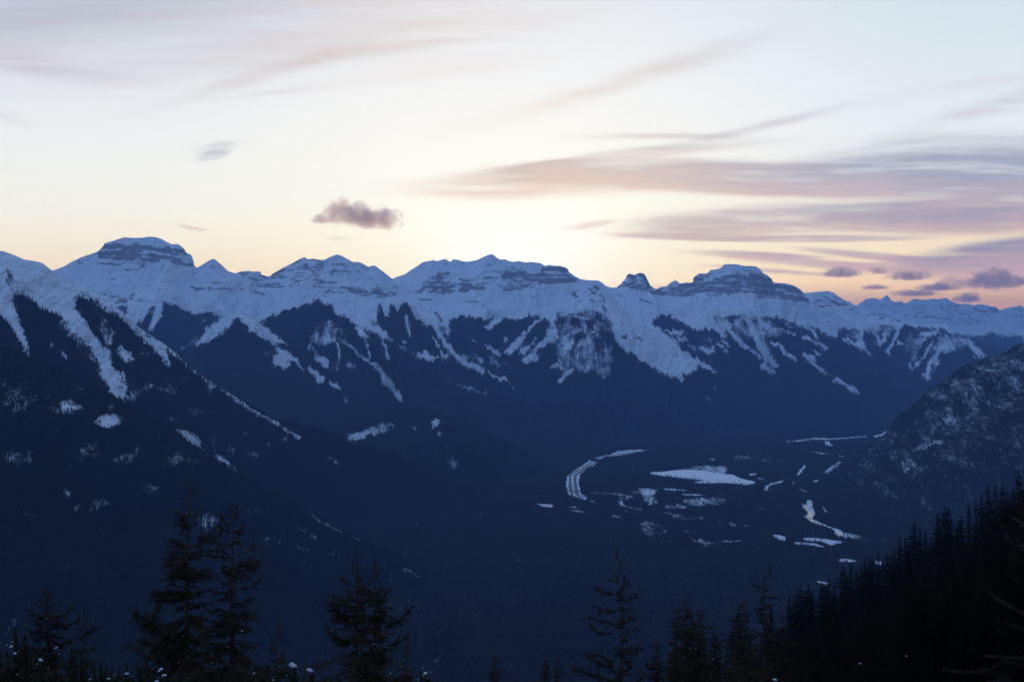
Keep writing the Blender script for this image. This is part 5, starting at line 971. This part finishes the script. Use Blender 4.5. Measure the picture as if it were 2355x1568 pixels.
for i, (p, Y, R, lb) in enumerate((((1138,1496),52.0,.115,'small dark spruce top poking up alone at the bottom centre'),((1256,1496),60.0,.075,'slender left one of two tiny spruce tops at the bottom'),((1282,1502),61.0,.075,'slender right one of two tiny spruce tops at the bottom'),
        ((1556,1391),40.0,.10,'left peak of the dense spruce cluster near the bottom'),((1577,1363),41.0,.12,'tallest peak of the dense spruce cluster near the bottom'),((1610,1389),40.5,.13,'right peak of the dense spruce cluster near the bottom'),((1594,1400),42.0,.10,'small knobbly top inside the dense spruce cluster near the bottom'),
        ((1512,1470),38.0,.14,'low spruce on the left flank of the dense cluster'),((1645,1440),43.0,.12,'spruce on the right flank of the dense cluster'),((1474,1535),36.0,.16,'lowest spruce left of the dense cluster'),((1628,1500),38.5,.15,'bushy spruce in front of the dense cluster'),((1560,1480),37.5,.17,'wide spruce skirt in front of the dense cluster'))):
    add_tree(p, Y, lb, 100+i, R=R, leader=.35, gaps=.03, whorl=.20, detail=7, rad=.020, tw=.05, nb=(7, 10), power=.75, sub=2, tlk=1.2)
add_tree((1757,1311), 33.0, 'two tipped spruce with clumpy top rising over the hillside edge', 121, R=.085, leader=.45, gaps=.08, whorl=.2, rad=.016, tw=.035, detail=8, limbs=[dict(p=Rp((2120,430),(2165,380),(2182,300)),r0=.02,r1=.012,d=1.0,tl=.12),dict(p=Rp((2090,540),(2010,490),(1965,450)),r0=.02,r1=.01,d=.8),dict(p=Rp((2100,620),(2200,620),(2280,635)),r0=.03,r1=.01,d=1.0)])
for i, (p, Y, R, lb) in enumerate((((1713,1372),36.0,.10,'narrow spruce just left of the clumpy two tipped one'),((1692,1405),35.0,.12,'spruce with a thin forked tip left of the hillside edge'),((1656,1458),37.0,.10,'small spruce tip in the gap right of the dense cluster'),((1720,1470),30.0,.2,'broad dark spruce below the clumpy two tipped one'),((1800,1400),34.0,.12,'dark spruce right under the clumpy two tipped one'),((1760,1500),28.0,.2,'broad dark spruce at the bottom under the hillside edge'),((1690,1520),31.0,.2,'bushy spruce at the bottom left of the hillside edge'))):
    add_tree(p, Y, lb, 140+i, R=R, leader=.35, gaps=.03, whorl=.20, detail=7, rad=.018, tw=.045, nb=(7, 10), power=.75, sub=2, tlk=1.2)
# the near branch tips at the right edge belong to a spruce just outside the frame
Sp = lambda *p: [((3696+x/3.485)/1.73928, (1850+y/3.485)/1.73928) for x, y in p]
Lp = lambda *p: [((2900+x/1.788)/1.73928, (1850+y/1.788)/1.73928) for x, y in p]
YR = 7.6; base = at(2590, 1500, YR); z0 = float(gz(base.x, YR))-.2; tp = at(2586, 880, YR)
e = empty('spruce_tree', (base.x, YR, z0)); tag(e, 'nearest spruce, its brown twig tips reaching in at the right edge', 'tree')
tr, cr = spruce(tp.z-z0, 333, R=.085, leader=.35, whorl=.16)
for i, pl in enumerate((Sp((1700,1100),(1420,800),(1370,640),(1310,450)),Sp((1700,1000),(1394,740),(1285,660)),Sp((1700,1150),(1394,890),(1330,820),(1258,778)),Sp((1800,1150),(1394,1000),(1250,960),(1160,905),(1078,880)),Sp((1800,1500),(1394,1230),(1270,1170),(1180,1080),(1130,970)),Sp((1190,1090),(1120,1080)),Sp((1394,1180),(1340,1140),(1300,1100)),Sp((1700,1400),(1394,1270),(1240,1280)),
        Lp((2400,1250),(2138,1080),(1990,1000),(1930,960),(1870,910)),Lp((2400,1100),(2138,870),(2070,830),(2020,795)),Lp((2500,1300),(2138,1190),(2000,1140)),Lp((2500,1568),(2138,1400),(1950,1390),(1850,1380)),Lp((2400,1500),(1980,1420),(1900,1480),(1820,1480)),Lp((2300,1650),(2000,1540),(1850,1490),(1700,1500),(1560,1480)),Lp((2200,1600),(1950,1560),(1880,1568)))):
    pts = [(lambda q: (q.x-base.x, q.y-YR, q.z-z0))(at(a, b, YR+.12*math.sin(i*2.1+k))) for k, (a, b) in enumerate(pl)]
    q0 = np.array(pts[0]); q0 = q0 if q0[0] > -.75 and i != 5 and i != 6 else None
    cr = limb(cr, pts, .007, .005, 300+i, tw=.0012, tl=.030, side=(.6, 1.3), fat=.0032, sub=0, hang=0)
    if q0 is not None: cr = np.concatenate([cr, np.array([[0, 0, q0[2]-.15, *q0, .02, .013]])])
obj('trunk', seg_mesh('trunk', tr, M_bark, 7, True), e); obj('crown', seg_mesh('crown', cr, M_twig, 3), e)

# ---------------- hillside forest on the right
SK = Lp((-100,1560),(0,1200),(60,1190),(100,1010),(150,1040),(330,1010),(400,1000),(460,915),(500,920),(540,855),(600,860),(690,840),(745,810),(845,732),(900,698),(940,750),(1000,665),(1055,650),(1095,595),(1160,620),(1190,600),(1250,492),(1290,518),(1355,412),(1395,438),(1435,460),(1470,520),(1520,350),(1570,305),(1600,308),(1640,420),(1690,365),(1745,282),(1795,255),(1835,203),(1885,153),(1935,142),(1985,146),(2020,190),(2060,180),(2100,32),(2138,120),(2400,20))
SKx = np.array([p[0] for p in SK]); SKy = np.array([p[1] for p in SK])
variants = []
for k in range(7):
    H0 = 12.0; tr, cr = spruce(H0, 500+k, R=(.085,.11,.14,.10,.12,.15,.11)[k], detail=0.0, whorl=.115, gaps=.05, rad=.024, tw=.12, leader=.40, nb=(5, 8), power=.72, spike=.8, sub=1, tlk=1.6)
    variants.append((H0, seg_mesh('trunk', tr, M_stand, 5, True), seg_mesh('crown', cr, M_stand, 3), cr))
placed = []
def place(px, py, Y, k):
    P = at(px, py, Y); z0 = float(gz(P.x, Y))-.3; H = P.z-z0
    if H < 3 or H > 24: return False
    placed.append((P.x, Y, z0, H, k, px, py)); return True
tips = Lp((100,1010),(330,1000),(460,912),(500,918),(540,853),(575,905),(600,858),(625,890),(690,838),(720,850),(745,808),(780,830),(845,730),(870,760),(900,696),(940,748),(975,700),(1000,662),(1030,672),(1055,648),(1095,590),(1130,650),(1160,615),(1190,598),(1215,590),(1250,490),(1290,515),(1315,560),(1355,410),(1395,436),(1435,458),(1470,520),(1520,348),(1570,303),(1600,306),(1690,363),(1665,400),(1745,280),(1795,253),(1835,201),(1885,150),(1935,140),(1985,144),(2020,188),(2060,170),(2100,28),(2130,180),(2160,100),(2230,60))
rs = np.random.default_rng(99)
for i, (a, b) in enumerate(tips): place(a, b, float(rs.uniform(175, 265)) if i % 47 != 45 else 150.0, int(rs.integers(7)))
nfix = len(placed); SPEC = {}
for (a, b), lb in zip(Lp((2100,28),(1570,303),(1600,306),(1355,410),(1250,490),(1095,590),(1745,280),(1885,150),(1935,140),(1985,144),(2020,188),(745,808),(540,853),(1835,201),(1520,348),(1690,363),(900,696),(1395,436),(1435,458),(1290,515)),
    ('tallest spruce of the hillside, its spire highest of all at the right edge','left spire of the matching twin pair on the hillside skyline','right spire of the matching twin pair on the hillside skyline','lone slender spire left of the twin pair, with a thinner one at its side','pointed spire rising over the bank of the frozen river end','very thin spire standing in front of the last small valley clearing','single full spire in the dip right of the twin pair','left one of three narrow spires in a row near the right edge','middle one of three narrow spires in a row near the right edge','right one of three narrow spires in a row near the right edge','short stubby spire between the three narrow spires and the tallest one','small spire beside the lowest crescent shaped snow clearing','thin spire low on the hillside skyline just right of the two tipped spruce','spire on the shoulder just left of the three narrow spires','shorter spire leaning close to the left side of the twin pair','small notched spire in the gap right of the twin pair','spire below the long thin clearing at the hillside skyline','thinner companion right beside the lone slender spire','faint thin spire furthest right of the slender group of three','lower companion right of the spire by the frozen river end')):
    k_ = min(range(nfix), key=lambda i: abs(placed[i][5]-a)+abs(placed[i][6]-b))
    if abs(placed[k_][5]-a) < 1: SPEC[k_] = lb
tries = 0
while len(placed) < 1500 and tries < 60000:
    tries += 1
    Y = 45*(270/45.0)**rs.random(); px = rs.uniform(1660, 2560); lim = np.interp(px, SKx, SKy)
    x = (px-CX)/F*Y; H = rs.uniform(7, 16)*(1 if Y > 110 else .75); py = HY-F*(float(gz(x, Y))-.3+H)/Y
    if py < lim+rs.uniform(14, 60) or py > 1640: continue
    if Y < 90 and py < lim+90: continue
    place(px, py, Y, int(rs.integers(7)))
# the ones that show largest become trees of their own
idx = sorted(range(nfix, len(placed)), key=lambda i: (placed[i][6] > 1560, not (placed[i][5] < 2350), -placed[i][3]/placed[i][1]))
solo = list(range(nfix))+idx[:300-nfix]; rest = [i for i in range(len(placed)) if i not in set(solo)]
for n_, i in enumerate(solo):
    x, Y, z0, H, k, px, py = placed[i]; H0, mt, mc, _ = variants[k]
    e = empty('spruce_tree', (x, Y, z0)); s = H/H0; w = s*(.7+.8*rs.random()); e.scale = (w, w, s); e.rotation_euler = (0, 0, rs.random()*2*PI)
    if i < nfix and i in SPEC: tag(e, SPEC[i], 'tree', 'spruces along the top of the right hillside')
    elif i < nfix: tag(e, 'dark spruce whose tip stands against the valley along the top of the right hillside', 'tree', 'spruces along the top of the right hillside')
    else: tag(e, 'dark spruce in the dense stand covering the right hillside', 'tree', 'spruces of the dense stand on the right hillside')
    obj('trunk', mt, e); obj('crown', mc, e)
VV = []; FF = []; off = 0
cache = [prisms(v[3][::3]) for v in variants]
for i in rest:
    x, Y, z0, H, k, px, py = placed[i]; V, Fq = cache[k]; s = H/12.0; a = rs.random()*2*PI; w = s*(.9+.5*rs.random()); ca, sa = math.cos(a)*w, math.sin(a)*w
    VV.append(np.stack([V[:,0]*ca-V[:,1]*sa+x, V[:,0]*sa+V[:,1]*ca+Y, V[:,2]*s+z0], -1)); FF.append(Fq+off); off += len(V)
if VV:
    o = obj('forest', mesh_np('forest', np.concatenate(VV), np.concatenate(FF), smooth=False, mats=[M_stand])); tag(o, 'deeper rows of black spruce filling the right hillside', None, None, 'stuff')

# ---------------- dwarf pines with snow at the very bottom
def needle_shoot(tri, p, d, L, R_, r, n):
    d = d/np.linalg.norm(d)
    for _ in range(n):
        t = r.random(); c = p+d*L*t; v = r.normal(0, 1, 3); v -= d*(v@d); v /= np.linalg.norm(v)+1e-9
        tip = c+(d*.75+v*.8)*R_*r.uniform(.8, 1.3)*(1-.35*t); s = np.cross(d, v)*.0036
        tri.append((c-s, c+s, tip))
def dwarf_pine(px, py, Y, w_, label, seed, n=26, deep=.9):
    r = np.random.default_rng(seed); P = at(px, py, Y); z0 = float(gz(P.x, Y))-.1; H = P.z-z0
    e = empty('dwarf_pine', (P.x, Y, z0)); tag(e, label, 'shrub', 'dwarf pines along the bottom edge')
    br = []; tri = []
    for i in range(n):
        t = (i+.5)/n; a = r.random()*2*PI; rad = w_*math.sqrt(t)*r.uniform(.6, 1.1); top = H*1.0-(rad/w_)**1.6*deep*r.uniform(.5, 1.1)*.9-(0 if i == 0 else r.uniform(0, .5)*deep)
        if i == 0: rad = 0
        tip = np.array([math.cos(a)*rad, math.sin(a)*rad*.8, top]); mid = np.array([tip[0]*.55, tip[1]*.55, top-.45-.5*rad]); root = np.array([0, 0, max(0, H-deep*2.2)])
        br.append([*root, *mid, .02, .014]); br.append([*mid, *tip, .014, .007])
        d = tip-mid; d = d/np.linalg.norm(d); up = np.array([0, 0, 1.0]); needle_shoot(tri, tip-d*.14, d*.6+up*.6, .17, .050, r, 90); needle_shoot(tri, mid+(tip-mid)*.3, d, np.linalg.norm(tip-mid)*.6, .05, r, 110)
        for q in range(3):
            c = mid+(tip-mid)*r.uniform(.1, .8); dd = d+r.normal(0, .6, 3); dd[2] = abs(dd[2])+.2; dd /= np.linalg.norm(dd); l = r.uniform(.12, .25)
            br.append([*c, *(c+dd*l), .008, .005]); needle_shoot(tri, c+dd*.03, dd, l, .048, r, 70)
    br.append([0, 0, -.2, 0, 0, max(.1, H-deep*2.2)+.05, .05, .03])
    obj('stem', seg_mesh('stem', br, M_bark, 4, True), e)
    T_ = np.array(tri, np.float32).reshape(-1, 3); obj('foliage', mesh_np('foliage', T_, np.arange(len(T_), dtype=np.int32).reshape(-1, 3), smooth=False, mats=[M_pine]), e)
pines = [(36,1450,8.6,.28,'with a blunt tall shoot at the far left corner'),(92,1490,8.4,.30,'under the stocky spruce near the left corner'),(165,1494,8.5,.28,'with two upright shoots under the thin left spruce'),(232,1522,8.8,.28,'third in from the left, in a low dip of the row'),(291,1530,8.9,.26,'low one bearing a round snow ball'),(337,1508,8.6,.24,'with a tall pale shoot just left of the close pair'),(385,1532,8.3,.26,'under the two bright snow caps below the close pair'),(0,1500,8.0,.34,'cut by the left frame edge'),(128,1545,7.8,.36,'lowest one at the bottom left'),
         (450,1545,8.6,.30,'directly below the close pair'),(530,1540,9.0,.3,'below the right tree of the close pair'),(600,1535,9.2,.28,'right of the close pair foot'),(677,1530,9.4,.20,'carrying the largest snow cap'),(716,1540,9.6,.18,'carrying the second large snow cap'),(980,1548,9.8,.12,'small one topped by a snow ball right of the middle group'),(280,1565,7.8,.36,'cut by the bottom edge below the round snow ball')]
for i, (a, b, Y, w_, lb) in enumerate(pines): dwarf_pine(a, b, Y, w_, 'dwarf pine '+lb, 700+i, n=int(14+w_*50), deep=.35+w_)
import bmesh
def snow_clump(px, py, r_px, Y, label, seed, sx=1.3, group='small snow clumps caught in the foreground branches'):
    P = at(px, py, Y); R_ = r_px*.85/F*Y; r = np.random.default_rng(seed); bm = bmesh.new()
    bmesh.ops.create_icosphere(bm, subdivisions=3, radius=R_)
    ph = r.uniform(0, 6, 6)
    for v in bm.verts:
        c = v.co/R_; k = 1+.22*math.sin(3*c.x+ph[0])*math.cos(2.5*c.z+ph[1])+.15*math.sin(5*c.y+ph[2]+2*c.x)+.08*math.sin(9*c.x+ph[3])*math.sin(8*c.z+ph[4])
        v.co = Vector((c.x*k*sx, c.y*k, c.z*k*(.8 if c.z > 0 else .45)))*R_
    me = bpy.data.meshes.new('snow_clump'); bm.to_mesh(me); bm.free(); me.materials.append(M_snowc)
    for p in me.polygons: p.use_smooth = True
    o = obj('snow_clump', me, None, P); o.rotation_euler = (0, float(r.uniform(-.5, .5)), 0)
    tag(o, label, 'snow clump', group); return o
def Qp(x, y): return ((0+x/3.364)/1.73928, (2350+y/3.364)/1.73928)
big = [(*Jp((365,1415))[0],8.0,9.3,'largest snow cap, drooping, right of the close pair'),(*Jp((515,1458))[0],6.3,9.5,'second large snow cap, next to the largest one'),(*Jp((1500,1485))[0],5.0,9.6,'snow ball on the small pine right of the middle group'),(*Qp(2160,1108),5.6,8.2,'slanting snow cap at the foot of the close pair'),(*Qp(2208,1180),4.4,8.1,'upright snow lump just below the slanting cap'),(*Qp(2105,1265),5.0,8.0,'snow cap cut by the bottom edge under the close pair'),
       (*Qp(1705,1157),4.2,8.7,'round snow ball on a low dwarf pine'),(*Qp(1462,1222),3.2,8.5,'small snow cone left of the round ball'),(*Qp(545,972),4.4,8.2,'bright oval snow clump on the second pine from the left'),(*Qp(148,795),4.0,8.3,'tall snow clump on the leftmost pine'),(*Qp(203,885),3.6,8.2,'wedge of snow below the tall clump on the leftmost pine'),(*Qp(755,808),3.2,8.4,'snow clump in front of the stocky spruce trunk'),(*Lp((358,1552))[0],4.2,20.0,'lone snow lump at the bottom below the hillside spruces')]
for i, (a, b, r_, Y, lb) in enumerate(big): snow_clump(a, b, r_, Y-.25, lb, 900+i, group='snow caps on the foreground pines')
small = [(a, b, c*.8) for a, b, c in [(*Qp(165,728),2.4),(*Qp(92,770),2.2),(*Qp(55,1110),2.6),(*Qp(105,1210),2.2),(*Qp(797,888),1.8),(*Qp(505,1025),1.8),(*Qp(1555,1172),1.8),(*Qp(1210,1228),2.8),(*Qp(228,1165),2.2),(*Qp(628,415),1.8),(*Qp(650,1088),1.4),(*Jp((35,1482))[0],3.4),(*Jp((200,1537))[0],2.6),(*Jp((318,1498))[0],2.0),(*Jp((1478,1435))[0],1.8),(*Jp((1442,1535))[0],2.2),(*Jp((1516,1522))[0],1.8),
         (*Ip((1835,1180))[0],2.4),(*Ip((1725,1303))[0],1.5),(*Ip((1605,1420))[0],1.8),(*Ip((1355,1415))[0],1.5),(*Ip((1925,1500))[0],2.8),(*Ip((2070,1552))[0],2.2)]]
for i, (a, b, r_) in enumerate(small): snow_clump(a, b, r_, 8.2, 'tiny speck of snow caught in the foreground branches', 950+i, sx=1.1)
for i, (a, b, r_, Y) in enumerate(((*Jp((1062,1230))[0],1.8,20.3),(*Jp((1200,1482))[0],2.0,20.2),(*Jp((1310,1480))[0],1.2,21),(*Lp((967,1435))[0],2.6,44.0),(*Lp((1298,1380))[0],1.8,44.0),(*Rp((1395,1160))[0],1.4,35.5),(*Rp((1580,1262))[0],1.3,35.5))): snow_clump(a, b, r_, Y, 'tiny speck of snow caught in the foreground branches', 980+i)
# ================================================================ small cumulus clouds low over the far range: real volumes, beyond the haze
def cloud(px, py, w_, h_, label, seed, Y=52000.0, dens=1.0, tint=(1.0,.85,.82), rag=1.0, group=None):
    import bmesh
    P = at(px, py, Y); rx = w_/2/F*Y*1.75; rz = h_/2/F*Y*2.0; ry = min(rx*.7, rz*2.5)
    bm = bmesh.new(); bmesh.ops.create_icosphere(bm, subdivisions=3, radius=1.0)
    for v in bm.verts: v.co = Vector((v.co.x*rx, v.co.y*ry, v.co.z*rz))
    me = bpy.data.meshes.new('cloud'); bm.to_mesh(me); bm.free()
    m = bpy.data.materials.new('cloud_vapour'); m.use_nodes = True; nt = m.node_tree
    for n in list(nt.nodes):
        if n.type == 'BSDF_PRINCIPLED': nt.nodes.remove(n)
    tc = nt.nodes.new('ShaderNodeTexCoord'); sp = nt.nodes.new('ShaderNodeSeparateXYZ'); nt.links.new(tc.outputs['Object'], sp.inputs[0])
    x, y, z = (Nd(nt, sp.outputs[i])*(1.0/r) for i, r in enumerate((rx, ry, rz)))
    vm = nt.nodes.new('ShaderNodeVectorMath'); vm.operation = 'ADD'; vm.inputs[1].default_value = (seed*731.0, seed*517.0, seed*113.0); nt.links.new(tc.outputs['Object'], vm.inputs[0])
    n1 = noise(nt, vm.outputs[0], 1.0/(rz*.55), 6, .62, .5)
    zz = z.max(z*1.9*-1.0)                                   # flatter base
    d = (n1*2.6*rag - 0.85*rag - (x.sq()+y.sq()*.6+zz.sq())*1.25)
    d = (d*3.0).max(0.0).min(1.0)*(2.7*dens/ry)
    pv = nt.nodes.new('ShaderNodeVolumePrincipled'); pv.inputs['Color'].default_value = (*tint, 1); pv.inputs['Anisotropy'].default_value = .35
    nt.links.new(d.k, pv.inputs['Density']); nt.links.new(pv.outputs[0], [n for n in nt.nodes if n.type == 'OUTPUT_MATERIAL'][0].inputs['Volume'])
    me.materials.append(m); o = obj('cloud', me, None, P); tag(o, label, 'cloud', group); return o
G_ = 'small clouds low in the sky'
cloud(800,498,110,62,'purple tufted cloud left of the glow, its rounded left hump', 1, dens=.50, rag=1.25, tint=(1,.80,.74), group=G_)
cloud(868,510,120,48,'purple tufted cloud left of the glow, its tapering right end', 2, dens=.62, rag=1.2, tint=(1,.80,.78), group=G_)
cloud(738,508,40,20,'tiny ragged tuft trailing left of the purple cloud', 3, dens=.35, rag=1.2, group=G_)
cloud(1935,630,86,26,'small grey lens cloud above the rounded snowy peak', 4, group=G_)
cloud(2090,637,92,26,'grey lens cloud above the spiky far peaks', 5, group=G_)
cloud(2020,625,44,22,'pale peach puff between the two grey lens clouds', 6, dens=.5, tint=(1,.85,.75), group=G_)
cloud(2285,650,130,50,'largest blue grey cumulus at the far right', 7, dens=1.2, group=G_)
cloud(2195,655,90,36,'pale peach cloud left of the largest cumulus', 8, dens=.45, tint=(1,.85,.75), group=G_)
cloud(2155,663,84,20,'flat grey cloud under the pale peach one', 9, group=G_)
cloud(2105,676,100,18,'long low grey cloud just over the far range', 10, group=G_)
cloud(2012,662,60,13,'thin dark streak cloud over the spiky peak', 11, dens=.8, group=G_)
cloud(2225,688,60,26,'cap cloud resting on the far range', 12, dens=.9, group=G_)
cloud(2350,648,30,22,'peach puff cut by the right frame edge', 13, dens=.6, tint=(1,.85,.75), group=G_)
